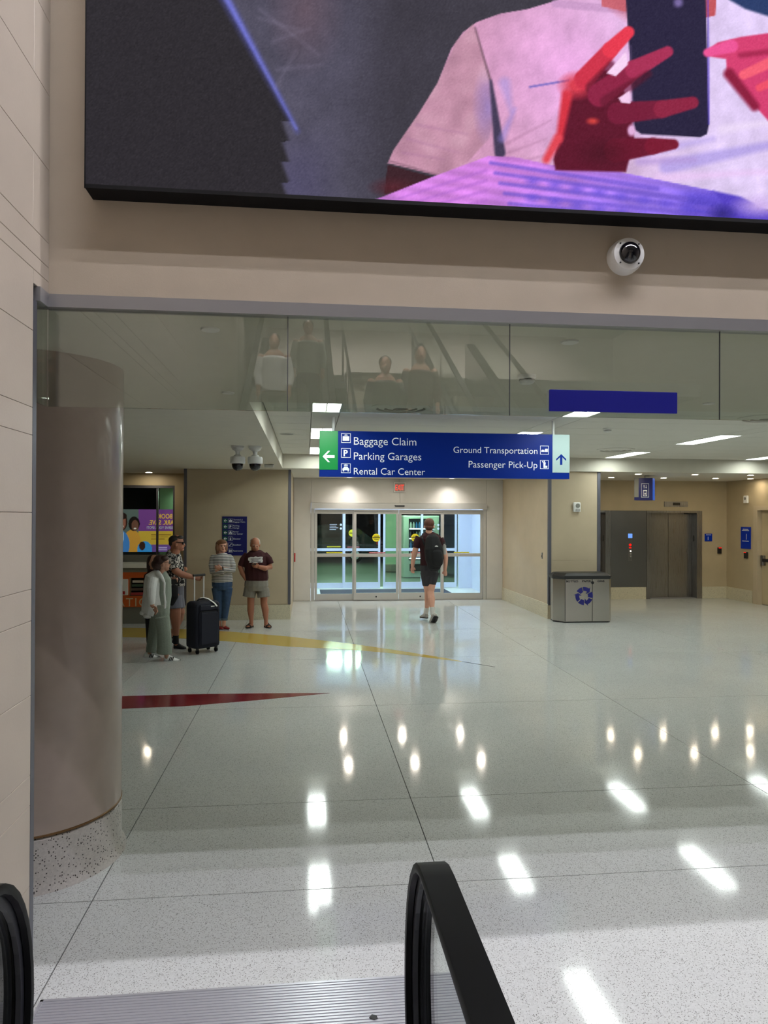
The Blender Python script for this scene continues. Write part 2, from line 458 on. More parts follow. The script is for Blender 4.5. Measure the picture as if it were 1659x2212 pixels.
wa = MB().box(-2.24, -.288, 13.40, 16.5, 0, HC).obj('wall_sign_side', 'wall_beige'); tag(wa, 'beige wall carrying the blue directory sign', 'wall', kind='structure')
for x0, x1 in ((-2.24, -1.02), (-1.015, -.288)):
    MB().bbox(x0 + .002, x1 - .001, 13.385, 13.40, .0, .275, .003).obj('plinth_slab', 'terrazzo_plinth', wa)
for zz0, zz1 in ((.285, 1.11), (1.113, 1.94), (1.943, 2.795)):
    MB().box(-2.19, -.335, 13.392, 13.40, zz0, zz1).obj('wall_panel', 'wall_beige', wa)
MB().box(-.335, -.284, 13.380, 13.43, .28, HC).obj('trim_3', 'alu_dark'); tag(bpy.data.objects['trim_3'], 'grey metal corner guard beside the entrance recess', 'trim', kind='structure')
MB().box(-2.245, -2.19, 13.380, 13.43, .28, HC).obj('trim_4', 'alu_dark'); tag(bpy.data.objects['trim_4'], 'grey metal corner guard behind the man in the patterned shirt', 'trim', kind='structure')

we = MB().box(-.288, .10, 16.2, 16.5, 0, HC).box(4.19, 4.57, 16.2, 16.5, 0, HC).box(.10, 4.19, 16.2, 16.5, 2.235, HC).obj('wall_entrance', 'door_panel_grey'); tag(we, 'light grey panelled wall around the automatic doors', 'wall', kind='structure')
for x0, x1, z0, z1 in ((-.28, .105, .02, HC - .01), (.11, 2.14, 2.24, HC - .01), (2.146, 4.18, 2.24, HC - .01), (4.19, 4.575, .02, HC - .01)):
    MB().bbox(x0, x1, 16.188, 16.2, z0, z1, .003).obj('wall_panel', 'door_panel_grey', we)

wb = MB().box(4.577, 5.58, 13.03, 16.5, 0, HC).obj('wall_pier', 'wall_beige'); tag(wb, 'beige wall pier between the entrance and the elevator lobby', 'wall', kind='structure')
MB().bbox(4.562, 4.577, 13.03, 16.19, 0, .28, .003).obj('plinth_slab', 'terrazzo_plinth', wb)
MB().bbox(4.60, 5.58, 13.015, 13.03, 0, .28, .003).obj('plinth_slab', 'terrazzo_plinth', wb)
for z0, z1 in ((.285, 1.11), (1.113, 1.94), (1.943, 2.795)):
    MB().box(4.628, 5.53, 13.022, 13.03, z0, z1).obj('wall_panel', 'wall_beige', wb)
MB().box(4.568, 4.625, 13.012, 13.07, .26, HC).obj('trim_5', 'alu_dark'); tag(bpy.data.objects['trim_5'], 'grey metal corner guard left of the recycling bin', 'trim', kind='structure')
MB().box(5.533, 5.592, 13.012, 13.07, .26, HC).obj('trim_6', 'alu_dark'); tag(bpy.data.objects['trim_6'], 'grey metal corner guard beside the elevators', 'trim', kind='structure')

# elevator wall with two openings
ELV = [(5.86, 7.0), (8.10, 9.27)]
wv = MB().box(5.58, 5.86, 16.0, 16.4, 0, 2.05).box(7.0, 8.10, 16.0, 16.4, 0, 2.05).box(9.27, 10.03, 16.0, 16.4, 0, 2.05).box(5.58, 10.03, 16.0, 16.4, 2.05, HC).obj('wall_elevator', 'wall_warm')
tag(wv, 'warm beige wall of the elevator lobby', 'wall', kind='structure')
MB().bbox(7.13, 8.004, 15.985, 16.0, 0, .28, .003).obj('plinth_slab', 'terrazzo_plinth', wv)
MB().bbox(9.40, 10.02, 15.985, 16.0, 0, .28, .003).obj('plinth_slab', 'terrazzo_plinth', wv)
MB().bbox(7.13, 8.004, 15.985, 16.0, .285, 2.09, .003).obj('steel_panel', 'steel_dark', wv)['label'] = 'dark brushed steel panel between the elevators'
wr = MB().box(10.03, 10.3, 14.80, 16.4, 0, HC).box(10.03, 10.3, 12.95, 13.85, 0, HC).box(10.03, 10.3, 13.85, 14.80, 2.12, HC).obj('wall_lobby_side', 'wall_warm')
tag(wr, 'warm beige side wall of the elevator lobby', 'wall', kind='structure')
MB().bbox(10.015, 10.03, 15.0, 15.985, 0, .28, .003).obj('plinth_slab', 'terrazzo_plinth', wr)
MB().box(10.03, 14, 12.95, 13.0, 0, HC).obj('wall_far_right', 'wall_beige'); tag(bpy.data.objects['wall_far_right'], 'beige wall right of the elevator lobby', 'wall', kind='structure')
MB().box(14, 14.2, 2.7, 16.4, 0, 3.4).obj('wall_hall_right', 'wall_beige'); tag(bpy.data.objects['wall_hall_right'], 'beige end wall at the right of the hall', 'wall', kind='structure')
MB().box(-6.2, -6, 2.4, 16.4, 0, 3.4).obj('wall_hall_left', 'wall_beige'); tag(bpy.data.objects['wall_hall_left'], 'beige end wall at the left of the hall', 'wall', kind='structure')
MB().box(-6, WX - .34, 2.45, 2.65, 0, 3.4).box(9.3, 14, 2.9, 3.1, 0, 3.4).obj('wall_hall_near', 'wall_beige'); tag(bpy.data.objects['wall_hall_near'], 'beige wall closing the hall behind the stone wall', 'wall', kind='structure')
# wall with the poster window
ww = MB().box(-6, -2.24, 15.0, 15.12, 0, 1.06).box(-6, -2.24, 15.0, 15.12, 2.55, HC).box(-2.70, -2.24, 15.0, 15.12, 1.06, 2.55).box(-6, -5.2, 15.0, 15.12, 1.06, 2.55).obj('wall_window_side', 'wall_warm')
tag(ww, 'beige wall with the poster window behind the information desk', 'wall', kind='structure')
w1 = thing('window_1', (-3.95, 15.05, 1.06), 'dark window with a large poster seen from behind', 'window', kind='structure')
MB().box(-5.2, -2.70, 15.01, 15.09, 2.50, 2.55).box(-5.2, -2.70, 15.0, 15.1, 1.06, 1.10).box(-2.735, -2.70, 15.01, 15.09, 1.10, 2.50).box(-3.075, -3.035, 15.03, 15.09, 1.10, 2.50).obj('window_frame', 'alu_dark', w1)
for a, b in ((-5.2, -3.075), (-3.035, -2.735)):
    MB().box(a, b, 15.05, 15.06, 1.10, 2.50).obj('window_pane', 'glass_door', w1)

# ================================================================== LAMPS
emit_mat('troffer_light', (241, 251, 246), L_TROFFER)
emit_mat('void_light', (244, 243, 255), L_VOID); emit_mat('void_light_front', (246, 243, 252), L_VOID_FRONT)
emit_mat('lobby_light', (255, 240, 212), L_LOBBY)
emit_mat('vest_light', (206, 224, 255), L_VEST)
mat('lamp_trim', (230, 230, 224), .4)


def spot(name, loc, energy, col, size=110, blend=.6, target=None, r=.05):
    d = bpy.data.lights.new(name, 'SPOT'); d.energy = energy; d.color = col; d.spot_size = math.radians(size); d.spot_blend = blend; d.shadow_soft_size = r
    o = bpy.data.objects.new(name, d); o.location = loc
    if target is not None: o.rotation_euler = (Vector(target) - Vector(loc)).to_track_quat('-Z', 'Y').to_euler()
    return o


# recessed troffers in the tray
names = {(0, 0): 'narrow ceiling light above the left end of the hanging sign, nearest of its row', (0, 1): 'narrow ceiling light half hidden behind the green end of the hanging sign', (0, 2): 'narrow ceiling light farthest back beside the hanging sign',
         (1, 0): 'narrow ceiling light cut off by the blank blue strip sign', (1, 1): 'narrow ceiling light just over the right end of the hanging sign', (1, 2): 'narrow ceiling light hidden behind the hanging sign, nearest the entrance',
         (2, 0): 'narrow ceiling light close to the glass at the right', (2, 1): 'large slanting ceiling light right of the hanging sign', (2, 2): 'slanting ceiling light in front of the elevator lobby',
         (3, 0): 'near ceiling light beyond the right edge of the view', (3, 1): 'middle ceiling light beyond the right edge of the view', (3, 2): 'ceiling light at the right edge of the view before the elevators'}
tro_frame = MB().box(0, .305, 0, .012, 0, .06).box(0, .305, 1.208, 1.22, 0, .06).box(0, .012, .012, 1.208, 0, .06).box(.293, .305, .012, 1.208, 0, .06).box(.147, .158, .012, 1.208, .004, .05).box(0, .305, 0, 1.22, .06, .066).mesh('frame', 'lamp_trim')
tro_lens = MB().box(.012, .147, .012, 1.208, .022, .028).box(.158, .293, .012, 1.208, .022, .028).mesh('diffuser', 'troffer_light')
for i, x in enumerate(FXX[:4]):
    for j, y in enumerate(FXY):
        t = thing('ceiling_light', (x, y, TC - .004), names[(i, j)], 'ceiling light', 'narrow recessed ceiling lights')
        share('frame', tro_frame, (0, 0, 0), t); share('diffuser', tro_lens, (0, 0, 0), t)

# high linear lamps over the escalators, recessed with deep lips
for i, (y, lab) in enumerate(((.75, 'rear one of the long lamps in the high ceiling over the escalators'), (1.20, 'middle one of the long lamps in the high ceiling over the escalators'), (2.62, 'long lamp in the high ceiling closest to the video screen'))):
    t = thing('linear_lamp', (3.0, y, 7.0), lab, 'ceiling lamp', 'long lamps in the high ceiling')
    MB().box(-.9, 6.6, y - .10, y - .075, 6.98, 7.198).box(-.9, 6.6, y + .075, y + .10, 6.98, 7.198).box(-.9, -.875, y - .075, y + .075, 6.98, 7.198).box(6.575, 6.6, y - .075, y + .075, 6.98, 7.198).obj('housing', 'lamp_trim', t)
    MB().box(-.87, 6.57, y - .02, y + .02, 7.05, 7.06).obj('diffuser', ('void_light', 'void_light', 'void_light_front')[i], t)

# downlights
dl_trim = MB().lathe([(.060, 0), (.062, -.006), (.085, -.006), (.090, 0)], n=20).mesh('trim_ring', 'lamp_trim', True)
dl_lens = MB().lathe([(.0001, -.003), (.06, -.003), (.06, -.001), (.0001, -.001)], n=20).mesh('lens', 'lobby_light')
DL = [(6.58, 14.74), (7.77, 14.73), (8.95, 14.70), (10.12 - .35, 14.7), (6.59, 13.5), (7.77, 13.48), (8.94, 13.44), (9.75, 13.4)]
for k, (x, y) in enumerate(DL):
    row = 'rear row, ' if y > 14 else 'front row, '
    t = thing('downlight', (x, y, HC - .001), 'round recessed downlight of the elevator lobby, ' + row + ['first', 'second', 'third', 'fourth'][k % 4] + ' from the left', 'downlight', 'downlights of the elevator lobby')
    share('trim_ring', dl_trim, (0, 0, 0), t); share('lens', dl_lens, (0, 0, 0), t)
t = thing('downlight', (-3.14, 14.62, HC - .001), 'round recessed downlight in front of the poster window', 'downlight')
share('trim_ring', dl_trim, (0, 0, 0), t); share('lens', dl_lens, (0, 0, 0), t)
entry_lens = MB().lathe([(.0001, -.003), (.06, -.003), (.06, -.001), (.0001, -.001)], n=20).mesh('lens', emit_mat('entry_light', (255, 245, 228), L_ENTRY))
for k, (x, y) in enumerate(((.82, 15.2), (2.08, 15.2), (3.36, 15.2), (.82, 13.48), (2.1, 13.48), (3.4, 13.48))):
    t = thing('downlight', (x, y, HC - .001), 'recessed downlight before the entrance behind the hanging sign, %s %s' % ('rear' if y > 14 else 'front', ('left', 'middle', 'right')[k % 3]), 'downlight', 'downlights before the entrance')
    share('trim_ring', dl_trim, (0, 0, 0), t); share('lens', entry_lens, (0, 0, 0), t)
for x, w in ((.95, 'left'), (3.28, 'right')):
    t = thing('downlight', (x, 15.80, HC - .001), 'downlight washing the panel over the automatic doors, %s of the exit sign' % w, 'downlight', 'wall washers over the automatic doors')
    share('trim_ring', dl_trim, (0, 0, 0), t)
    share('lens', MB().lathe([(.0001, -.003), (.06, -.003), (.06, -.001), (.0001, -.001)], n=20).mesh('lens', emit_mat('washer_' + w, (255, 246, 232), L_DOORSPOT * .4)), (0, 0, 0), t)
    s = spot('lamp_beam', (0, 0, -.02), L_DOORSPOT * 2.6, (1, .95, .88), 120, 1.0, (0, .25, -1)); COL.objects.link(s); s.parent = t

stair_lens = emit_mat('stair_lens', (255, 250, 244), 20)  # unseen fill lights, added to brighten the stairs and riders mirrored in the glass
for k, (x, y, w) in enumerate(((-.3, -3.2, 'lower one over the escalator'), (-.3, -5.6, 'upper one over the escalator'), (1.35, -2.8, 'lower one over the stair'), (1.35, -5.2, 'upper one over the stair'), (2.85, -3.2, 'lower one over the second escalator'), (2.85, -5.6, 'upper one over the second escalator'))):
    t = thing('fill_downlight', (x, y, 7.19), 'added round fill light in the high ceiling, ' + w, 'downlight', 'added fill lights in the high ceiling')
    MB().lathe([(.07, .006), (.07, -.03), (.10, -.03), (.10, .006)], (x, y, 7.19), n=20).obj('trim_ring', 'lamp_trim', t, True); MB().lathe([(.0005, -.004), (.069, -.004), (.069, 0), (.0005, 0)], (x, y, 7.19), n=20).obj('lens', stair_lens, t)
    s = spot('lamp_beam', (0, 0, -.05), L_STAIR, (1, .98, .96), 64, .5, (0, 0, -1)); COL.objects.link(s); s.parent = t

for k, x in enumerate((.2, 2.2, 4.2, 6.2)):  # more added fill lights, aimed at the back wall mirrored in the glass
    t = thing('fill_downlight', (x, -11.2, 7.19), 'added round fill light over the upper landing, %s from the stone wall' % ('first', 'second', 'third', 'fourth')[k], 'downlight', 'added fill lights over the upper landing')
    MB().lathe([(.07, .006), (.07, -.03), (.10, -.03), (.10, .006)], (x, -11.2, 7.19), n=20).obj('trim_ring', 'lamp_trim', t, True); MB().lathe([(.0005, -.004), (.069, -.004), (.069, 0), (.0005, 0)], (x, -11.2, 7.19), n=20).obj('lens', stair_lens, t)
    s = spot('lamp_beam', (0, 0, -.05), L_LANDING, (1, .98, .96), 100, .6, (0, -.9, -1)); COL.objects.link(s); s.parent = t

# ================================================================== GLASS SMOKE SCREEN
gs = thing('glass_screen', (1.5, 3.04, 2.39), 'frameless glass smoke screen hanging across the top of the opening', 'glass screen')
seam = [WX + .006, -.081, .888, 1.87, 2.85, 3.83, 4.81, 5.8, 8.9]
for a, b in zip(seam[:-1], seam[1:]):
    MB().box(a + .0015, b - .0015, 3.034, 3.044, 2.392, 2.80).obj('glass_pane', 'glass_screen', gs)
MB().box(WX - .006, WX + .004, 2.934, 3.032, 2.392, 2.80).obj('glass_pane', 'glass_screen', gs)
for x in seam[1:-1]: MB().box(x - .0015, x + .0015, 3.036, 3.042, 2.392, 2.80).obj('silicone_joint', 'alu_dark', gs)
st = thing('strip_sign', (1.36, 3.02, 2.41), 'blank dark blue strip sign fixed to the hanging glass', 'sign')
MB().bbox(1.062, 1.655, 3.015, 3.027, 2.413, 2.508, .002).obj('panel', 'sign_strip', st)
for x in (1.2, 1.52): MB().cyl((x, 3.027, 2.46), (x, 3.0335, 2.46), .008).obj('standoff', 'alu', st)

# ================================================================== COLUMN
cx, cy, cr = -1.548, 4.262, .475
colm = thing('round_column', (cx, cy, 0), 'thick round beige column with a speckled terrazzo base', 'column')
MB().lathe([(cr, .29), (cr, HC)], (cx, cy, 0), n=72).obj('shaft', 'column_paint', colm, True)
MB().lathe([(cr + .03, 0), (cr + .024, .012), (cr + .008, .035), (cr + .002, .07), (cr + .002, .268), (cr - .012, .276), (cr - .012, .283), (cr + .001, .288)], (cx, cy, 0), n=72).obj('base', 'terrazzo_base', colm, True)
MB().lathe([(cr + .004, .283), (cr + .004, .292), (cr, .294)], (cx, cy, 0), n=72).obj('base_ring', 'bronze', colm, True)

# ================================================================== AUTOMATIC DOORS
def leaf(parent, x0, x1, y, z0, z1, m='alu', bottom=.16, stile=.055, rail=1.0, top=.10, name='door_leaf'):
    """a glazed door leaf: frame with its two panes as sub-parts"""
    f = MB().box(x0, x0 + stile, y, y + .045, z0, z1).box(x1 - stile, x1, y, y + .045, z0, z1).box(x0 + stile, x1 - stile, y, y + .045, z0, z0 + bottom).box(x0 + stile, x1 - stile, y, y + .045, rail, rail + .075).box(x0 + stile, x1 - stile, y, y + .045, z1 - top, z1).obj(name, m, parent)
    for a, b in ((z0 + bottom, rail), (rail + .075, z1 - top)):
        MB().box(x0 + stile, x1 - stile, y + .018, y + .026, a, b).obj('glass_pane', 'glass_door', f)
    return f

d1 = thing('door_1', (2.12, 16.2, 0), 'automatic glass sliding doors of the entrance in a grey metal frame', 'door', kind='structure')
hdr = MB().bbox(.11, 4.18, 16.10, 16.24, 2.10, 2.232, .004).obj('header_box', 'alu', d1)
MB().box(2.02, 2.24, 16.075, 16.10, 2.155, 2.185).box(2.01, 2.03, 16.07, 16.10, 2.17, 2.19).obj('motion_sensor', 'black_plastic', hdr)
MB().box(.11, .19, 16.18, 16.26, 0, 2.10).obj('door_jamb', 'alu', d1); MB().box(4.11, 4.18, 16.18, 16.26, 0, 2.10).obj('door_jamb', 'alu', d1)
MB().box(.19, 4.11, 16.17, 16.30, .0, .012).obj('threshold', 'alu_track', d1)
l1 = leaf(d1, .195, 1.11, 16.215, .012, 2.085, bottom=.14, name='sidelight')
l2 = leaf(d1, 1.085, 2.115, 16.155, .016, 2.085)
l3 = leaf(d1, 2.125, 3.155, 16.155, .016, 2.085)
l4 = leaf(d1, 3.13, 4.105, 16.215, .012, 2.085, bottom=.14, name='sidelight')
MB().box(1.085, 2.115, 16.148, 16.155, 2.03, 2.036).obj('door_seam', 'dark_gap', l2); MB().box(2.125, 3.155, 16.148, 16.155, 2.03, 2.036).obj('door_seam', 'dark_gap', l3)
def sticker(parent, x0, x1, z0, z1, y, m, words, wm, h):
    s_ = MB().plate([(x0 + .01, z0), (x1 - .01, z0), (x1, z0 + .01), (x1, z1 - .01), (x1 - .01, z1), (x0 + .01, z1), (x0, z1 - .01), (x0, z0 + .01)], y - .001, y).obj('sticker', m, parent)
    v, f, w = text_geo(words, width=(x1 - x0) * .86)
    hh = h / max(1e-6, v[:, 1].max())
    o = parent.matrix_basis.translation + (parent.parent.matrix_basis.translation if parent.parent else Vector())
    me = bpy.data.meshes.new('sticker_print'); me.from_pydata([(x0 + (x1 - x0) * .07 + a - o[0], y - .002 - o[1], (z0 + z1) / 2 - h / 2 + b * hh - o[2]) for a, b in v], [], f); me.materials.append(MATS[wm])
    ob = bpy.data.objects.new('sticker_print', me); COL.objects.link(ob); ob.parent = parent
sticker(l1, .46, .83, 1.082, 1.112, 16.228, 'yellow', 'AUTOMATIC DOOR  STAND CLEAR', 'black_plastic', .016)
sticker(l2, 1.43, 1.81, 1.082, 1.112, 16.168, 'red', 'IN EMERGENCY PUSH TO OPEN', 'sign_white', .016)
sticker(l3, 2.40, 2.78, 1.082, 1.112, 16.168, 'red', 'IN EMERGENCY PUSH TO OPEN', 'sign_white', .016)
sticker(l4, 3.42, 3.79, 1.082, 1.112, 16.228, 'yellow', 'AUTOMATIC DOOR  STAND CLEAR', 'black_plastic', .016)
for lf, x in ((l2, 1.60), (l3, 2.50)):
    MB().cyl((x, 16.168, 1.44), (x, 16.172, 1.44), .092, n=28).obj('round_sticker', 'yellow', lf)
    MB().box(x - .085, x + .085, 16.165, 16.168, 1.432, 1.452).box(x - .05, x + .05, 16.165, 16.168, 1.40, 1.412).box(x - .06, x + .06, 16.165, 16.168, 1.47, 1.48).obj('sticker_print', 'black_plastic', lf)
for lf, x in ((l2, 1.60), (l3, 2.62)): MB().cyl((x, 16.145, .09), (x, 16.157, .09), .018, n=10).obj('door_bolt', 'black_plastic', lf)

# vestibule behind the doors
MB().box(-.6, 5.0, 16.22, 19.3, -.08, 0).obj('floor_vestibule', 'white_paint'); tag(bpy.data.objects['floor_vestibule'], 'pale floor of the entrance vestibule', 'floor', kind='structure')
MB().box(-.6, 5.0, 16.5, 19.3, 2.62, 2.8).obj('ceiling_vestibule', 'white_paint'); tag(bpy.data.objects['ceiling_vestibule'], 'white ceiling of the entrance vestibule', 'ceiling', kind='structure')
wvs = MB().box(4.44, 4.6, 16.5, 18.95, 0, 2.62).box(-.45, -.29, 16.5, 18.95, 0, 2.62).box(4.10, 4.44, 18.78, 18.95, 0, 2.62).box(-.29, .05, 18.78, 18.95, 0, 2.62).obj('wall_vestibule', 'vest_wall'); tag(wvs, 'bluish white walls of the entrance vestibule', 'wall', kind='structure')
mt = MB().bbox(.36, 3.66, 17.5, 18.62, 0, .008, .004).obj('door_mat', 'mat_grey', origin=(2, 18, 0)); tag(mt, 'wide dark grey door mat lying in the entrance vestibule', 'mat')
for k, x in enumerate((1.0, 3.2)):
    t = thing('vestibule_light', (x, 17.6, 2.6), 'square ceiling light in the entrance vestibule, %s one' % ('left', 'right')[k], 'ceiling light', 'vestibule ceiling lights')
    MB().box(x - .32, x + .32, 17.3, 17.9, 2.59, 2.62).obj('frame', 'lamp_trim', t); MB().box(x - .29, x + .29, 17.33, 17.87, 2.585, 2.59).obj('diffuser', 'vest_light', t)
d2 = thing('door_2', (2.12, 18.85, 0), 'outer glass sliding doors of the vestibule', 'door', kind='structure')
MB().box(.05, 4.10, 18.80, 18.92, 2.10, 2.62).obj('header_box', 'vest_wall', d2)
o1 = leaf(d2, .05, 1.02, 18.86, .012, 2.10, 'vest_wall', bottom=.14, name='sidelight'); o2 = leaf(d2, .98, 1.97, 18.81, .012, 2.10, 'vest_wall')
o3 = leaf(d2, 2.05, 3.12, 18.81, .012, 2.10, 'vest_wall'); o4 = leaf(d2, 3.08, 4.06, 18.86, .012, 2.10, 'vest_wall', bottom=.14, name='sidelight')
sticker(o1, .55, .92, 1.10, 1.13, 18.873, 'yellow', 'AUTOMATIC DOOR  STAND CLEAR', 'black_plastic', .016)
MB().cyl((1.22, 18.823, 1.48), (1.22, 18.828, 1.48), .095, n=28).obj('round_sticker', 'yellow', o2)
MB().box(1.14, 1.30, 18.82, 18.823, 1.47, 1.49).obj('sticker_print', 'black_plastic', o2)
sticker(o2, 1.02 + .06, 1.42, 1.095, 1.12, 18.823, 'red', 'IN EMERGENCY PUSH TO OPEN', 'sign_white', .014)
for p, x, n in ((o1, .62, 4), (o4, 3.25, 8)):
    mb = MB()
    for k in range(n):
        w = random.uniform(.16, .27); mb.box(x, x + w, 18.872, 18.874, 1.70 - .045 * k, 1.715 - .045 * k)
    mb.cyl((x + .3, 18.872, 1.70), (x + .3, 18.874, 1.70), .03, n=14).cyl((x + .3, 18.872, 1.6), (x + .3, 18.874, 1.6), .03, n=14)
    mb.obj('glass_print', 'sign_white_dim', p)

# ================================================================== OUTSIDE
MB().box(-12, 16, 19.3, 46, -.1, -.02).obj('floor_outside', 'asphalt'); tag(bpy.data.objects['floor_outside'], 'greenish lit pavement outside the entrance', 'pavement', kind='structure')
MB().box(-12, 16, 18.96, 30, 3.4, 3.6).obj('ceiling_outside', 'grey_paint'); tag(bpy.data.objects['ceiling_outside'], 'underside of the canopy outside the entrance', 'ceiling', kind='structure')
MB().box(-12, 16, 46, 46.3, 0, 6).obj('wall_outside', 'dark_gap'); tag(bpy.data.objects['wall_outside'], 'dark garage wall far outside', 'wall', kind='structure')
MB().box(-12, -.46, 18.6, 18.95, 0, 3.4).box(4.61, 16, 18.6, 18.95, 0, 3.4).obj('wall_facade', 'wall_beige') if False else None
emit_mat('outside_light', (222, 255, 226), L_OUT * 6)
for k, (x, y) in enumerate(((-.2, 21.0), (3.2, 21.6), (1.4, 26.0))):
    t = thing('canopy_light', (x, y, 3.38), 'greenish canopy light outside the entrance, ' + ('nearest left', 'nearest right', 'far one')[k], 'ceiling light', 'canopy lights outside')
    MB().box(x - .65, x + .65, y - .18, y + .18, 3.34, 3.40).obj('housing', 'lamp_trim', t); MB().box(x - .6, x + .6, y - .14, y + .14, 3.33, 3.34).obj('diffuser', 'outside_light', t)
vm = thing('vending_machine', (3.55, 22.4, 0), 'lit drinks vending machine standing outside the entrance', 'vending machine')
MB().bbox(3.05, 4.2, 22.15, 22.9, 0, 1.95, .02).obj('cabinet', mat('cabinet_pale', (188, 204, 190), .4), vm)
MB().box(3.22, 3.98, 22.13, 22.15, .55, 1.85).obj('display_back', 'black_gloss', vm)
shelf_m = emit_mat('shelf_light', (220, 240, 255), 6.0)
bot = MB().lathe([(.03, 0), (.033, .02), (.033, .13), (.014, .17), (.014, .2), (.001, .2)], n=8).mesh('bottle', 'white_plastic', True)
botb = bot.copy(); botb.materials.clear(); botb.materials.append(mat('bottle_blue', (70, 130, 200), .3))
botd = bot.copy(); botd.materials.clear(); botd.materials.append(mat('bottle_dark', (60, 30, 30), .3))
for k in range(4):
    z = .62 + .31 * k
    MB().box(3.22, 3.98, 22.02, 22.13, z - .02, z).obj('shelf', 'white_plastic', vm)
    MB().box(3.22, 3.98, 22.02, 22.03, z - .03, z + .002).obj('shelf_light_strip', shelf_m, vm)
    for q in range(8): share('bottle', (bot, botb, botd)[(q // 2 + k) % 3], (3.28 + q * .09 - 3.55, 22.08 - 22.4, z), vm)
MB().box(3.2, 4.0, 22.01, 22.015, .53, 1.87).obj('front_glass', 'glass_door', vm)
MB().box(3.25, 3.75, 22.12, 22.15, .2, .42).obj('delivery_flap', 'black_plastic', vm)

def car(name, x, y, label, L=4.6, m='car_dark', lights='exit_red'):
    t = thing(name, (x, y, 0), label, 'car', 'vehicles parked outside')
    prof = [(-2.3, .35), (-2.3, .85), (-1.5, .98), (-.95, 1.55), (1.3, 1.6), (2.05, 1.05), (2.3, .95), (2.3, .35)]
    mb = MB(); R = []
    for w, k in ((-.9, .93), (-.82, 1), (.82, 1), (.9, .93)): R.append([(x + a, y + w, b if b < .9 else .9 + (b - .9) * k) for a, b in prof])
    mb.rings(R).obj('body', m, t)
    win = [(-.85, 1.0), (-.75, 1.48), (1.15, 1.5), (1.6, 1.05)]
    MB().plate([(x + a, b) for a, b in win], y - .905, y - .86).obj('side_window', 'black_gloss', t)
    for a in (-1.45, 1.4):
        w = MB().cyl((x + a, y - .92, .32), (x + a, y - .70, .32), .32, n=24).obj('wheel', 'rubber', t)
        MB().cyl((x + a, y - .93, .32), (x + a, y - .915, .32), .19, n=18).obj('hub_cap', 'chrome', w)
    MB().box(x + 2.28, x + 2.32, y - .85, y - .5, .75, .9).obj('tail_light', lights, t)
    MB().box(x - 2.32, x - 2.28, y - .85, y - .5, .65, .8).obj('head_lamp', 'led_white', t)
    return t
car('parked_car', .6, 30.0, 'dark car parked outside, seen through the left door leaves')
car('parked_car', 6.2, 31.5, 'dark car parked outside, farther to the right')
sp = thing('concrete_post', (3.0, 24.6, 0), 'pale green square pillar outside behind the vending machine', 'pillar')
MB().bbox(2.75, 3.25, 24.5, 25.0, 0, 3.4, .02).obj('shaft', 'pillar_green', sp); MB().bbox(2.7, 3.3, 24.45, 25.05, 0, .25, .02).obj('base', 'grey_paint', sp)

# ================================================================== ELEVATORS
for k, (a, b) in enumerate(ELV):
    d = thing('door_%d' % (3 + k), ((a + b) / 2, 16.1, 0), ('left elevator behind the wall pier with brushed steel doors', 'right elevator with closed brushed steel doors')[k], 'elevator', kind='structure')
    fr = MB().box(a - .09, a + .005, 15.978, 16.24, 0, 2.09).box(b - .005, b + .125, 15.978, 16.24, 0, 2.09).box(a + .005, b - .005, 15.978, 16.24, 2.04, 2.09).obj('door_frame', 'steel', d)
    MB().box(b - .009, b - .005, 16.10, 16.13, 1.36, 1.50).obj('hall_lantern', 'black_gloss', fr)
    MB().box(b - .22, b - .007, 15.99, 16.19, 2.012, 2.036).obj('sensor_bar', 'black_plastic', fr)
    m = (a + b) / 2 - .02
    MB().bbox(a + .006, m - .004, 16.205, 16.235, .012, 2.04, .003).obj('elevator_leaf', 'steel', d)
    MB().bbox(m + .004, b - .006, 16.205, 16.235, .012, 2.04, .003).obj('elevator_leaf', 'steel', d)
    MB().box(a, b, 16.0, 16.24, 0, .012).obj('sill', 'alu_track', d)
    MB().box(a, b, 16.24, 16.26, 0, 2.05).obj('shaft_back', 'dark_gap', d)
cp = thing('call_panel', (7.60, 15.98, .91), 'elevator call panel with a small blue display on the steel panel', 'call panel')
MB().bbox(7.555, 7.645, 15.978, 15.985, .90, 1.56, .003).obj('plate', 'steel', cp)
MB().box(7.548, 7.652, 15.974, 15.978, 1.44, 1.545).obj('display', 'display_blue', cp)
MB().cyl((7.6, 15.972, 1.28), (7.6, 15.978, 1.28), .03, n=16).obj('fire_symbol', 'led_red', cp)
MB().box(7.575, 7.625, 15.974, 15.978, 1.2, 1.225).obj('fire_notice', 'led_red', cp)
for z, m in ((1.135, 'led_white'), (1.07, 'alu'), (1.01, 'alu')): MB().cyl((7.61, 15.97, z), (7.61, 15.978, z), .018, n=14).obj('call_button', m, cp)
il = thing('floor_indicator', (8.75, 15.99, 2.19), 'steel floor indicator plate with dark display above the right elevator', 'indicator')
MB().bbox(8.45, 9.04, 15.98, 16.0, 2.185, 2.31, .003).obj('plate', 'steel', il); MB().box(8.66, 8.84, 15.976, 15.98, 2.22, 2.285).obj('display', 'black_gloss', il)

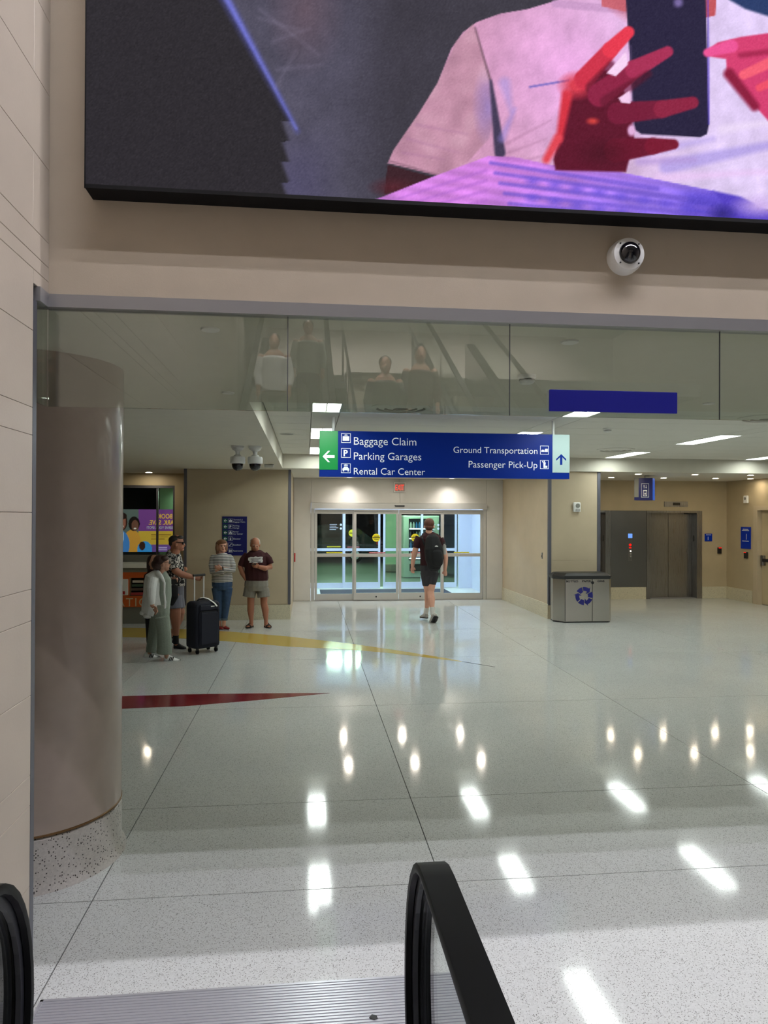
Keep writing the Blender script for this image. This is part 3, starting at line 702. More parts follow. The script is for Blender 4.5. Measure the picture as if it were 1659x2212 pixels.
def small_sign(name, x0, x1, z0, z1, label, big, side=False):
    if not side:
        t = thing(name, ((x0 + x1) / 2, 15.99, z0), label, 'sign')
        MB().bbox(x0, x1, 15.984, 16.0, z0, z1, .002).obj('panel', 'sign_blue', t)
        text('lettering', big, (x0 + x1) / 2 - .02, 15.982, z0 + .03, 'sign_white_dim', t, height=.085)
        mb = MB(); w = x1 - x0
        mb.box(x0 + w * .15, x1 - w * .15, 15.982, 15.984, z1 - .032, z1 - .022).obj('small_print', 'sign_white_dim', t)
    return t
small_sign('level_sign', 9.47, 9.655, 1.365, 1.545, 'small square blue sign with a white 1 beside the right elevator', '1')
rd = thing('card_reader', (9.83, 15.98, 1.07), 'black card reader with red light on the elevator wall', 'card reader')
MB().bbox(9.79, 9.88, 15.95, 16.0, 1.07, 1.22, .008).obj('body', 'black_plastic', rd); MB().box(9.80, 9.87, 15.946, 15.95, 1.20, 1.215).obj('indicator', 'led_red', rd)
# side wall things (facing -x)
rs = thing('stair_sign', (10.02, 15.2, 1.22), 'tall blue sign with a white 1 on the side wall near the door', 'sign')
MB().bbox(10.014, 10.03, 15.06, 15.42, 1.22, 1.72, .002).obj('panel', 'sign_blue', rs)
text('lettering', '1', 10.012, 15.22, 1.43, 'sign_white_dim', rs, height=.14, ux=(0, -1, 0))
for z, w in ((1.66, .10), (1.63, .13), (1.39, .12)): MB().box(10.011, 10.014, 15.24 - w, 15.24 + w, z, z + .014).obj('small_print', 'sign_white_dim', rs)
r2 = thing('card_reader', (10.0, 15.2, 1.0), 'black card reader with red light under the tall blue sign', 'card reader')
MB().bbox(9.98, 10.03, 15.16, 15.26, 1.0, 1.15, .008).obj('body', 'black_plastic', r2); MB().box(9.976, 9.98, 15.17, 15.25, 1.13, 1.145).obj('indicator', 'led_red', r2)
al = thing('strobe_alarm', (10.0, 15.2, 2.25), 'small white alarm strobe high on the lobby side wall', 'alarm')
MB().bbox(9.98, 10.03, 15.14, 15.28, 2.27, 2.44, .01).obj('body', 'white_plastic', al); MB().cyl((9.975, 15.21, 2.37), (9.982, 15.21, 2.37), .035).obj('lens', 'grey_paint', al)
d5 = thing('door_5', (10.03, 14.3, 0), 'beige service door with a push bar at the right edge', 'door', kind='structure')
MB().box(9.99, 10.16, 14.78, 14.92, 0, 2.2).box(9.99, 10.16, 13.78, 13.88, 0, 2.2).box(9.99, 10.16, 13.88, 14.78, 2.10, 2.2).obj('door_frame', 'wall_beige', d5)
MB().box(10.10, 10.15, 13.885, 14.775, .01, 2.1).obj('door_leaf', 'wall_warm', d5)
MB().bbox(10.03, 10.10, 14.64, 14.74, .88, 1.10, .01).obj('lock_case', 'steel', d5)
MB().bbox(10.02, 10.06, 13.98, 14.66, .96, 1.03, .01).obj('push_bar', 'black_plastic', d5)

# elevator hanging sign (angled box)
es = thing('hanging_elevator_sign', (7.0, 14.0, 2.29), 'small blue hanging sign with an elevator symbol in the lobby', 'sign')
A = Vector((6.745, 14.0)); B = Vector((7.07, 13.86)); Cc = Vector((7.24, 14.10)); D = Vector((6.92, 14.24))
MB().prism([tuple(A), tuple(B), tuple(Cc), tuple(D)], 2.285, 2.745).obj('box', 'sign_navy', es)
n_ = Vector((-.395, -.919)); ax = (B - A).normalized()
def onface(mb, u0, u1, z0, z1, e=.003):
    p0 = A + ax * u0; p1 = A + ax * u1; q = Vector((-ax.y, ax.x)) * -e
    return mb.add([(p0.x + q.x, p0.y + q.y, z0), (p1.x + q.x, p1.y + q.y, z0), (p1.x + q.x, p1.y + q.y, z1), (p0.x + q.x, p0.y + q.y, z1)], [(0, 1, 2, 3)])
onface(MB(), .003, .085, 2.35, 2.74).obj('grey_green_strip', 'grey_paint', es)
mb = MB()
for u0, u1, z0, z1 in ((.135, .285, 2.345, 2.352), (.135, .285, 2.623, 2.63), (.135, .142, 2.352, 2.623), (.278, .285, 2.352, 2.623), (.17, .25, 2.37, 2.385), (.17, .25, 2.47, 2.50), (.17, .182, 2.385, 2.47), (.238, .25, 2.385, 2.47), (.195, .225, 2.40, 2.44), (.185, .195, 2.53, 2.60), (.225, .235, 2.53, 2.60), (.175, .205, 2.575, 2.585), (.215, .245, 2.54, 2.55)):
    onface(mb, u0, u1, z0, z1, .005)
mb.obj('elevator_symbol', 'sign_white_dim', es)
e2 = (Cc - B).normalized(); q = Vector((e2.y, -e2.x)) * .003
MB().add([(B.x + q.x, B.y + q.y, 2.29), (Cc.x + q.x, Cc.y + q.y, 2.29), (Cc.x + q.x, Cc.y + q.y, 2.74), (B.x + q.x, B.y + q.y, 2.74)], [(0, 1, 2, 3)]).obj('side_panel', 'bright_blue', es)
MB().cyl((7.0, 14.05, 2.745), (7.0, 14.05, HC), .012).obj('hanger_rod', 'alu', es)

# ================================================================== VIDEO SCREEN
SX0, SX1, SZ0, SZ1, SY = -.884, 2.95, 3.26, 5.40, 2.945


def paint_screen(P, Q):
    """picture on the screen: a person in a pale T-shirt holding a dark phone, pink and blue light. P, Q arrays (picture units)"""
    n = P.shape
    rng = np.random.RandomState(3)
    img = np.zeros(n + (3,))
    def lay(mask, c):
        m = np.clip(mask, 0, 1)[..., None]; img[:] = img * (1 - m) + np.asarray(c, float) * m
    def poly(pts, soft=2.0):
        """soft inside mask of a polygon (signed distance)"""
        pts = np.array(pts, float); d = np.full(n, 1e9); ins = np.zeros(n, bool); N = len(pts)
        for i in range(N):
            a, b = pts[i], pts[(i + 1) % N]
            e = b - a; wx, wy = P - a[0], Q - a[1]
            t = np.clip((wx * e[0] + wy * e[1]) / (e @ e), 0, 1)
            d = np.minimum(d, np.hypot(wx - e[0] * t, wy - e[1] * t))
            c = ((a[1] > Q) != (b[1] > Q))
            with np.errstate(divide='ignore', invalid='ignore'):
                c &= P < (b[0] - a[0]) * (Q - a[1]) / (b[1] - a[1] + 1e-12) + a[0]
            ins ^= c
        sd = np.where(ins, d, -d)
        return np.clip(sd / soft + .5, 0, 1)
    def seg(a, b, r0, r1=None, soft=2.0):
        r1 = r0 if r1 is None else r1
        e = np.array(b, float) - np.array(a, float); wx, wy = P - a[0], Q - a[1]
        t = np.clip((wx * e[0] + wy * e[1]) / (e @ e), 0, 1)
        return np.clip((r0 + (r1 - r0) * t - np.hypot(wx - e[0] * t, wy - e[1] * t)) / soft + .5, 0, 1)
    def blob(x, y, rx, ry): return np.clip(1 - np.hypot((P - x) / rx, (Q - y) / ry), 0, 1)
    def lines(k): return k
    sm = lambda a, b, x: np.clip((x - a) / (b - a), 0, 1) ** 2 * (3 - 2 * np.clip((x - a) / (b - a), 0, 1))
    # dark room
    def vn(sc_, seed):
        r_ = np.random.RandomState(seed); o_ = np.zeros(n)
        for _ in range(7):
            a_ = r_.uniform(0, 6.28); f_ = sc_ * r_.uniform(.6, 1.6); o_ += np.sin((P * np.cos(a_) + Q * np.sin(a_)) * f_ + r_.uniform(0, 6.28) + 1.3 * np.sin((P * np.sin(a_) - Q * np.cos(a_)) * f_ * .7))
        return o_ / 7
    img[:] = (42, 39, 44)
    edge = np.where(Q < 262, 487 + Q * .545, 606 + 16 * (((Q - 262) / 44) % 1))
    lit = sm(-4, 10, P - edge); fade = 1 - .55 * sm(700, 880, P)
    cloth = np.array((80, 77, 94.)) * (1 + .10 * vn(.03, 5) + .06 * vn(.1, 6))[..., None]
    m = (lit * fade)[..., None]; img[:] = img * (1 - m) + cloth * m
    lay(lit * blob(660, 20, 90, 150) * .5, (112, 84, 92)); lay(lit * sm(240, 400, Q) * sm(760, 640, P) * .35, (84, 78, 124))
    lay(seg((380, -200), (642, 284), 16, 3, 16) * .55, (92, 96, 190)); lay(seg((400, -170), (640, 278), 8, 2, 8) * .8, (120, 124, 222))
    for a, b in (((560, 20), (690, 120)), ((590, 90), (670, 62)), ((596, 190), (640, 110)), ((560, 40), (650, 66)), ((600, 150), (700, 140))): lay(seg(a, b, 3, .5, 12) * .22, (160, 150, 178))
    # T-shirt
    tee = poly([(838, 352), (850, 325), (905, 245), (945, 180), (975, 105), (1000, 70), (1030, 48), (1080, 30), (1140, 20), (1200, 2), (1240, -14), (1330, -30), (1520, -30), (1560, -10), (1620, 18), (1700, 48), (1860, 140), (1960, 300), (2010, 470), (1200, 430), (950, 380)])
    c0 = np.array((206, 150, 184.)); t = sm(1000, 1600, P)[..., None]
    shirt = c0 * (1 - t) + np.array((226, 206, 246.)) * t
    hot = blob(1230, 150, 220, 240)[..., None]; shirt = shirt * (1 - hot * .8) + np.array((246, 176, 238.)) * hot * .8
    wr = np.sin(P * .09 + Q * .05 + 2 * np.sin(Q * .03)) * np.sin(Q * .11 - P * .04)
    wr = wr * sm(1090, 900, P) + .5 * wr * sm(250, 420, Q)
    shirt = shirt * (1 + .05 * wr + .07 * vn(.045, 8) + .05 * vn(.14, 9))[..., None]
    m = tee[..., None]; img[:] = img * (1 - m) + shirt * m
    slv = poly([(838, 352), (850, 325), (905, 245), (945, 180), (985, 90), (1022, 52), (1040, 110), (1062, 180), (1070, 240), (1056, 300), (1010, 350), (948, 380)], 4)
    lay(slv * .55, (186, 138, 152)); lay(slv * blob(1052, 230, 34, 90) * .8, (150, 130, 205)); lay(slv * np.clip(vn(.07, 12), 0, 1) * .7, (222, 178, 196)); lay(slv * np.clip(-vn(.07, 12), 0, 1) * .6, (150, 108, 128))
    lay(seg((1026, 60), (1058, 170), 2, 3, 3) * .8, (120, 88, 104)); lay(seg((1060, 175), (1080, 330), 3, 12, 6), (66, 56, 84))
    lay(seg((1090, 180), (1104, 240), 12, 3, 14) * .55, (168, 150, 222)); lay(seg((1084, 300), (1112, 235), 8, 3, 10) * .5, (150, 134, 216))
    lay(seg((1145, 188), (1228, 174), 2.5, 2.5, 2), (136, 116, 196))
    for a, b in (((1095, 310), (1190, 260)), ((1100, 330), (1180, 300)), ((1120, 350), (1200, 330)), ((870, 330), (960, 345)), ((880, 300), (990, 330)), ((900, 270), (1010, 290))): lay(seg(a, b, 3, 1, 6) * .5, (172, 120, 156))
    lay(seg((842, 348), (946, 378), 2, 2, 3) * .7, (140, 100, 120))
    lay(poly([(838, 356), (940, 384), (900, 400), (830, 420), (834, 380)]), (58, 30, 38)); lay(blob(850, 405, 60, 25), (84, 34, 44))
    # collar, neck
    lay(seg((1200, 8), (1345, 22), 9, 8, 4) * .7, (196, 150, 196)); lay(poly([(1290, -140), (1300, 14), (1352, 26), (1400, 20), (1400, -140)]), (206, 104, 116)); lay(poly([(1480, -140), (1500, 30), (1518, 40), (1545, 34), (1556, -140)]), (196, 84, 92))
    lay(blob(1420, -190, 190, 260) * 6, (196, 96, 110)); lay(blob(1420, -330, 210, 190) * 6, (52, 30, 36)); lay(poly([(1575, -400), (1575, 0), (1610, 20), (1700, 48), (1860, 140), (1960, 300), (2010, 480), (2600, 480), (2600, -400)], 6), (38, 58, 104))
    # folds right
    for a, b, w, c in (((1390, 330), (1540, 300), 10, (190, 170, 236)), ((1440, 360), (1680, 310), 16, (168, 150, 226)), ((1420, 385), (1680, 370), 9, (236, 200, 246)), ((1380, 350), (1500, 345), 8, (180, 150, 214)), ((1560, 280), (1680, 262), 10, (240, 222, 250))): lay(seg(a, b, w, w * .5, 12) * .7, c)
    # knee / jeans
    jean = poly([(770, 446), (830, 424), (930, 384), (1055, 337), (1110, 339), (1235, 366), (1340, 372), (1440, 392), (1540, 412), (1566, 432), (1590, 455), (1850, 520), (2100, 540), (2600, 520), (2600, 640), (760, 640)])
    tj = sm(1000, 1500, P + (Q - 400) * 1.2)[..., None]
    jc = np.array((212, 132, 226.)) * (1 - tj) + np.array((150, 118, 236.)) * tj
    st_ = np.sin((Q - (P - 1060) * .17) * .24); jc = jc * (1 + .06 * st_ + .12 * vn(.06, 21))[..., None]
    hx = sm(1440, 1500, P)[..., None] * sm(395, 430, Q)[..., None]; jc = jc * (1 - hx * .7) + np.array((72, 58, 190.)) * hx * .7
    img[:] = img * (1 - jean[..., None]) + jc * jean[..., None]
    for k in range(5): lay(jean * seg((1060 + 10 * k, 352 + 22 * k), (1420 + 60 * k, 408 + 22 * k), 4, 5, 5) * .7, (112, 86, 206))
    for k in range(4): lay(jean * seg((840 + 40 * k, 436 + 6 * k), (1050, 368 + 22 * k), 2, 4, 4) * .5, (176, 104, 206))
    for k in range(16): lay(jean * blob(1150 + (k % 8) * 48, 392 + (k // 8) * 36 + (k % 8) * 8, 22, 14) * .7, (100, 80, 214))
    lay(poly([(1540, 412), (1562, 440), (1540, 482), (1500, 500), (1720, 524), (1720, 486), (1600, 425)], 6), (86, 66, 196)); lay(blob(1640, 445, 70, 30), (206, 176, 236)); lay(blob(1560, 462, 40, 26) * .9, (46, 36, 120))
    # phone
    lay(poly([(1345, -95), (1360, -110), (1505, -110), (1522, -95), (1531, 270), (1527, 290), (1512, 297), (1385, 290), (1370, 280), (1362, 150)], 3), (36, 30, 60)); lay(seg((1362, 100), (1368, 270), 2, 2, 3) * .6, (90, 74, 110))
    lay(blob(1465, 6, 14, 14) * 1.5, (120, 104, 160)); lay(seg((1529, 0), (1531, 268), 2, 2, 2) * .7, (86, 66, 190))
    # left hand in front of the phone
    dark, mid, bright = (92, 14, 40), (140, 30, 66), (232, 56, 78)
    lay(poly([(1195, 345), (1212, 280), (1225, 205), (1262, 158), (1330, 150), (1360, 230), (1370, 300), (1352, 372), (1200, 368)], 5), dark)
    lay(seg((1225, 205), (1208, 300), 12, 7, 10), (214, 50, 66)); lay(seg((1205, 300), (1180, 345), 10, 8, 10), (226, 70, 84)); lay(blob(1245, 185, 45, 35) * 1.4, (216, 60, 78))
    lay(seg((1262, 172), (1318, 108), 22, 17, 4), (206, 48, 72)); lay(seg((1318, 108), (1357, 70), 17, 13, 4), bright); lay(seg((1280, 190), (1320, 140), 15, 8, 8) * .7, dark)
    lay(seg((1295, 205), (1370, 150), 26, 20, 4), mid); lay(seg((1370, 150), (1442, 112), 20, 12, 4), (168, 44, 84)); lay(seg((1310, 220), (1400, 160), 14, 8, 8) * .6, dark)
    lay(seg((1335, 245), (1430, 236), 24, 19, 4), (116, 22, 54)); lay(seg((1430, 236), (1496, 222), 19, 13, 4), (140, 32, 64))
    lay(seg((1330, 325), (1410, 316), 26, 18, 4), (104, 14, 42)); lay(seg((1410, 316), (1455, 312), 18, 11, 4), (120, 18, 46))
    lay(poly([(1310, 158), (1352, 112), (1356, 140), (1330, 165)], 3), (250, 214, 246)); lay(poly([(1336, 212), (1360, 196), (1362, 224), (1342, 222)], 3), (246, 206, 240)); lay(blob(1364, 282, 11, 16) * 2, (226, 176, 220))
    lay(blob(1280, 262, 18, 10) * 1.3, (206, 64, 60)); lay(blob(1300, 330, 70, 40) * .6, (62, 6, 24))
    # right hand
    lay(poly([(1522, 112), (1550, 92), (1600, 80), (1700, 66), (1800, 110), (1840, 330), (1730, 340), (1640, 240), (1600, 190), (1570, 165), (1568, 128), (1530, 122)], 4), (214, 62, 112))
    lay(seg((1528, 114), (1580, 100), 9, 14, 5), (238, 84, 150)); lay(seg((1575, 160), (1630, 230), 12, 10, 10), (140, 24, 60)); lay(seg((1606, 162), (1680, 128), 10, 12, 5), (246, 96, 118)); lay(seg((1640, 190), (1690, 168), 8, 9, 5), (240, 80, 104)); lay(seg((1600, 120), (1690, 108), 6, 6, 8) * .7, (150, 26, 66))
    img += rng.normal(0, 3.0, n)[..., None]
    return np.clip(img, 0, 255)


scr = thing('video_screen', (1.0, 2.95, 3.26), 'huge wall-mounted video screen showing a person in a pale T-shirt holding a phone', 'screen')
xs = np.arange(SX0, SX1 + .001, .0058); zs = np.concatenate([np.arange(SZ0 + .012, 4.45, .0058), np.linspace(4.46, SZ1, 60)])
GX, GZ = np.meshgrid(xs, zs)
PX, PY = pix(GX, SY, GZ)
rgb = paint_screen(PX, PY) / 255.0
rgb = np.where(rgb <= .04045, rgb / 12.92, ((rgb + .055) / 1.055) ** 2.4)
nv = GX.size; nx = len(xs); nz = len(zs)
me = bpy.data.meshes.new('picture'); I = np.arange(nv).reshape(nz, nx)
quads = np.stack([I[:-1, :-1], I[:-1, 1:], I[1:, 1:], I[1:, :-1]], -1).reshape(-1, 4)
co = np.stack([GX.ravel() - 1.0, np.full(nv, SY - .001 - 2.95), GZ.ravel() - 3.26], 1)
me.from_pydata(co.tolist(), [], quads.tolist())
ca = me.color_attributes.new('picture', 'FLOAT_COLOR', 'POINT')
ca.data.foreach_set('color', np.c_[rgb.reshape(-1, 3), np.ones(nv)].ravel())
pm = bpy.data.materials.new('screen_picture'); pm.use_nodes = True; nt = pm.node_tree; b = nt.nodes['Principled BSDF']
at_ = nt.nodes.new('ShaderNodeAttribute'); at_.attribute_name = 'picture'
b.inputs['Base Color'].default_value = (.008, .008, .008, 1); b.inputs['Roughness'].default_value = .8; b.inputs['Specular IOR Level'].default_value = 0; b.inputs['Emission Strength'].default_value = L_SCREEN
nt.links.new(at_.outputs['Color'], b.inputs['Emission Color'])
me.materials.append(pm); po = bpy.data.objects.new('picture', me); COL.objects.link(po); po.parent = scr
MB().box(SX0, SX1, SY, HY, SZ0, SZ1).box(SX0 - .004, SX0, SY - .006, HY, SZ0, SZ1).box(SX0 - .004, SX1, SY - .006, SY, SZ0 - .004, SZ0 + .012).obj('cabinet', mat('screen_case', (12, 11, 13), .7, spec=.2), scr)

# ================================================================== CAMERA ON THE HEADER WALL
dc = thing('dome_camera', (1.412, 3.05, 3.122), 'round white security camera with a black dome on the beige wall', 'camera')
c = (1.418, HY, 3.115)
tl = Vector((.0, -1, .0)).normalized()
MB().lathe([(.0005, 0), (.078, 0), (.078, -.03), (.070, -.062), (.050, -.066), (.0005, -.066)], c, 'y', n=40).obj('housing', 'white_plastic', dc, True)
MB().sphere((c[0], c[1] - .064, c[2] + .002), .049, .038, .049, 24, 14).obj('dome', 'black_gloss', dc, True)
for a in (45, 135, 225, 315): MB().cyl((c[0] + .060 * math.cos(math.radians(a)), c[1] - .064, c[2] + .060 * math.sin(math.radians(a))), (c[0] + .060 * math.cos(math.radians(a)), c[1] - .0675, c[2] + .060 * math.sin(math.radians(a))), .0035, n=8).obj('screw', 'black_plastic', dc)

# ================================================================== HANGING DIRECTION SIGN
SYH = 7.85
hs = thing('hanging_sign', (1.57, 7.88, 2.38), 'long blue hanging sign pointing to baggage claim, parking garages and ground transportation', 'sign')
MB().bbox(.142, 3.002, SYH, SYH + .10, 2.378, 2.886, .003).obj('panel', 'sign_blue', hs)
MB().box(.142, .346, SYH - .004, SYH, 2.454, 2.885).obj('green_panel', 'sign_green', hs)
MB().box(2.80, 3.002, SYH - .004, SYH, 2.45, 2.885).obj('pale_panel', 'sign_pale', hs)
for x in (.297, 2.826): MB().cyl((x, SYH + .05, 2.88), (x, SYH + .05, TC), .017, n=12).obj('hanger_rod', 'white_plastic', hs)
def arrow(name, cx, cz, k, ang, m, y, parent):
    P_ = [(-1, 0), (-.1, .95), (.25, .95), (-.42, .22), (1, .22), (1, -.22), (-.42, -.22), (.25, -.95), (-.1, -.95)]
    ca_, sa_ = math.cos(ang), math.sin(ang)
    return MB().plate([(cx + (x * ca_ - z * sa_) * k, cz + (x * sa_ + z * ca_) * k) for x, z in P_], y - .002, y).obj(name, m, parent)
arrow('left_arrow', .243, 2.60, .066, 0, 'sign_white', SYH - .004, hs)
arrow('up_arrow', 2.902, 2.60, .062, -math.pi / 2, 'sign_blue', SYH - .004, hs)
for s_, z, w in (('Baggage Claim', 2.735, .70), ('Parking Garages', 2.57, .757), ('Rental Car Center', 2.405, .80)):
    text('lettering', s_, .523, SYH - .002, z, 'sign_white', hs, width=w, bold=-.004)
for s_, z, w in (('Ground Transportation', 2.66, .975), ('Passenger Pick-Up', 2.497, .80)):
    text('lettering', s_, 2.622, SYH - .002, z, 'sign_white', hs, width=w, right=True, bold=-.004)
def icon(parent, x, z, s, y, kind, m='sign_white'):
    fr = s * .045; mb = MB()
    mb.box(x, x + s, y - .002, y, z, z + fr).box(x, x + s, y - .002, y, z + s - fr, z + s).box(x, x + fr, y - .002, y, z + fr, z + s - fr).box(x + s - fr, x + s, y - .002, y, z + fr, z + s - fr)
    mb.obj('icon_frame', m, parent)
    mb = MB(); pl = lambda pts: mb.plate([(x + a * s, z + b * s) for a, b in pts], y - .002, y)
    if kind == 'bag': pl([(.15, .22), (.85, .22), (.85, .68), (.15, .68)]); pl([(.36, .7), (.44, .7), (.44, .8), (.36, .8)]); pl([(.56, .7), (.64, .7), (.64, .8), (.56, .8)]); pl([(.36, .8), (.64, .8), (.64, .86), (.36, .86)])
    if kind == 'car': pl([(.14, .28), (.86, .28), (.86, .46), (.76, .52), (.68, .68), (.32, .68), (.24, .52), (.14, .46)]); pl([(.18, .16), (.32, .16), (.32, .27), (.18, .27)]); pl([(.68, .16), (.82, .16), (.82, .27), (.68, .27)]); pl([(.3, .78), (.44, .75), (.72, .8), (.72, .86), (.44, .9), (.3, .86)])
    if kind == 'cars': pl([(.12, .3), (.48, .3), (.48, .42), (.4, .54), (.2, .54), (.12, .42)]); pl([(.52, .3), (.9, .3), (.9, .66), (.6, .66), (.52, .5)])
    if kind == 'person': pl([(.4, .1), (.62, .1), (.62, .5), (.66, .72), (.5, .78), (.38, .7)]); pl([(.2, .88), (.28, .92), (.42, .72), (.36, .66)]); pl([(.64, .12), (.84, .12), (.84, .36), (.64, .36)]); pl([(.42, .8), (.56, .8), (.56, .93), (.42, .93)])
    if kind == 'lift': pl([(.32, .15), (.68, .15), (.68, .62), (.32, .62)]); pl([(.38, .7), (.46, .7), (.42, .85)]); pl([(.54, .85), (.62, .85), (.58, .7)])
    if kind == 'stairs': pl([(.15, .2), (.4, .2), (.7, .62), (.88, .62), (.88, .74), (.62, .74), (.34, .34), (.15, .34)])
    if kind == 'people': pl([(.2, .15), (.42, .15), (.46, .65), (.16, .65)]); pl([(.58, .15), (.76, .15), (.86, .65), (.5, .65)]); pl([(.25, .7), (.37, .7), (.37, .84), (.25, .84)]); pl([(.62, .7), (.74, .7), (.74, .84), (.62, .84)])
    if mb.v: mb.obj('icon_symbol', m, parent)
for z, k in ((2.755, 'bag'), (2.59, 'P'), (2.42, 'car')): icon(hs, .382, z, .105, SYH, k)
text('lettering', 'P', .408, SYH - .002, 2.608, 'sign_white', hs, height=.07, bold=.03)
icon(hs, 2.655, 2.655, .10, SYH, 'cars'); icon(hs, 2.655, 2.49, .10, SYH, 'person')

# ---- directory on the left wall
dr = thing('directory_sign', (-1.32, 13.37, 1.197), 'blue wall directory with white arrows and symbols behind the woman in stripes', 'sign')
DYR = 13.375
MB().bbox(-1.547, -1.094, DYR, 13.392, 1.197, 1.922, .003).obj('panel', 'sign_navy', dr)
rows = (('bag', 'Terminal A', 'Baggage Claim'), ('P', 'Parking', 'Garage'), ('car', 'Rental', 'Car Center'), ('lift', 'Elevator', None), ('stairs', 'Escalator', None), ('people', 'Restrooms', None))
for k, (ic, a, b_) in enumerate(rows):
    z = 1.842 - .111 * k
    if k < 4:
        MB().box(-1.532, -1.448, DYR - .002, DYR, z - .042, z + .042).obj('arrow_panel', mat('green_dim%d' % k, (24, 84, 70), .5), dr)
        arrow('left_arrow', -1.488, z, .029, 0, 'sign_white_dim', DYR - .002, dr)
    icon(dr, -1.432, z - .037, .074, DYR, ic, 'sign_white_dim')
    if ic == 'P': text('lettering', 'P', -1.412, DYR - .003, z - .024, 'sign_white_dim', dr, height=.05, bold=.03)
    if b_:
        text('lettering', a, -1.345, DYR - .003, z + .006, 'sign_white_dim', dr, height=.028); text('lettering', b_, -1.345, DYR - .003, z - .034, 'sign_white_dim', dr, height=.028)
    else: text('lettering', a, -1.345, DYR - .003, z - .016, 'sign_white_dim', dr, height=.030)

# ---- exit sign
ex = thing('exit_sign', (2.13, 16.15, 2.48), 'glowing red exit sign above the automatic doors', 'exit sign')
MB().bbox(1.996, 2.272, 16.14, 16.19, 2.485, 2.715, .004).obj('housing', 'alu', ex)
MB().box(2.015, 2.253, 16.137, 16.14, 2.505, 2.695).obj('face', mat('exit_face', (150, 140, 132), .4), ex)
text('lettering', 'EXIT', 2.034, 16.135, 2.53, 'exit_red', ex, width=.20, height=.14, bold=.0)
MB().cyl((2.13, 16.165, 2.715), (2.13, 16.165, HC), .012).obj('hanger_rod', 'alu', ex)

# ================================================================== SMALL CEILING THINGS
def pendant_camera(x, y, label):
    t = thing('pendant_camera', (x, y, HC), label, 'camera', 'pendant dome cameras')
    MB().lathe([(.0005, 0), (.078, 0), (.078, -.022), (.070, -.03), (.066, -.045), (.030, -.066), (.026, -.085), (.026, -.105), (.044, -.112), (.048, -.130)], (x, y, HC), n=28).obj('mount', 'white_plastic', t, True)
    MB().lathe([(.048, -.125), (.084, -.132), (.092, -.145), (.092, -.212), (.084, -.218), (.0005, -.218)], (x, y, HC), n=28).obj('housing', 'white_plastic', t, True)
    R = [(.070 * math.sin(a), -.218 - .092 * (1 - math.cos(a)) if False else -.216 - .095 * math.sin(math.pi / 2 - a) if False else -.216) for a in (0,)]
    MB().lathe([(.072, -.214), (.071, -.235), (.064, -.262), (.050, -.285), (.028, -.300), (.0005, -.305)], (x, y, HC), n=28).obj('dome', 'black_gloss', t, True)
    return t
pendant_camera(-.845, 8.89, 'left one of the two white dome cameras hanging from the ceiling')
pendant_camera(-.632, 8.89, 'right one of the two white dome cameras hanging from the ceiling')
eb = thing('emergency_light', (-.62, 12.0, 2.74), 'small white emergency light box on the ceiling behind the dome cameras', 'light')
MB().bbox(-.70, -.545, 11.96, 12.04, 2.745, 2.795, .008).obj('case', 'white_plastic', eb); MB().box(-.70, -.545, 11.98, 12.02, 2.795, HC).obj('mount', 'black_plastic', eb)
for x, y, lab in ((-.44, 3.30, 'round sprinkler cover plate behind the left glass pane'), (-.542, 5.0, 'round sprinkler cover plate near the tray edge, left'), (1.27, 3.32, 'round sprinkler cover plate behind the glass, right of the middle'), (2.99, 5.0, 'round sprinkler cover plate near the tray edge, right')):
    t = MB().lathe([(.0005, -.008), (.040, -.008), (.0425, -.005), (.0425, 0)], (x, y, HC), n=28).obj('sprinkler_cover', 'white_plastic', None, True, origin=(x, y, HC)); tag(t, lab, 'sprinkler', 'sprinkler cover plates')
for x, y, z, lab in ((1.32, 4.15, HC, 'white smoke detector behind the glass above the hanging sign'), (3.73, 8.47, TC, 'white smoke detector on the tray ceiling right of the hanging sign')):
    t = thing('smoke_detector', (x, y, z), lab, 'smoke detector', 'smoke detectors')
    MB().lathe([(.0005, 0), (.055, 0), (.055, -.018), (.046, -.022)], (x, y, z), n=28).obj('base', 'white_plastic', t, True)
    MB().lathe([(.046, -.020), (.046, -.040), (.034, -.052), (.0005, -.054)], (x, y, z), n=28).obj('sensor', 'white_plastic', t, True)
    MB().lathe([(.0465, -.028), (.0475, -.028), (.0475, -.032), (.0465, -.032)], (x, y, z), n=28).obj('vent_slot', 'black_plastic', t, True)
for x, y, lab in ((.95, 7.13, 'round ceiling air diffuser above the hanging sign'), (5.05, 11.15, 'round ceiling air diffuser between the slanting lights'), (5.07, 7.33, 'round ceiling air diffuser at the right edge behind the glass')):
    t = thing('air_diffuser', (x, y, TC), lab, 'air diffuser', 'round air diffusers')
    for k, (r0, r1) in enumerate(((.30, .25), (.23, .17), (.15, .08))):
        MB().lathe([(r0, 0), (r0, -.006), (r1 + .01, -.022), (r1, -.02), (r1 + .004, 0)], (x, y, TC), n=36).obj('ring', 'tile_paint', t, True)
    MB().lathe([(.0005, -.001), (.28, -.001), (.28, 0), (.0005, 0)], (x, y, TC), n=36).obj('plenum', 'grey_paint', t, True)
sk = thing('ceiling_speaker', (-.27, 9.66, TC), 'round speaker grille on the tray ceiling beside the soffit', 'speaker')
MB().lathe([(.0005, -.006), (.09, -.006), (.1, -.002), (.1, 0)], (-.27, 9.66, TC), n=28).obj('grille', 'grey_paint', sk, True); MB().lathe([(.1, 0), (.1, -.006), (.11, -.004), (.11, 0)], (-.27, 9.66, TC), n=28).obj('rim', 'white_plastic', sk, True)

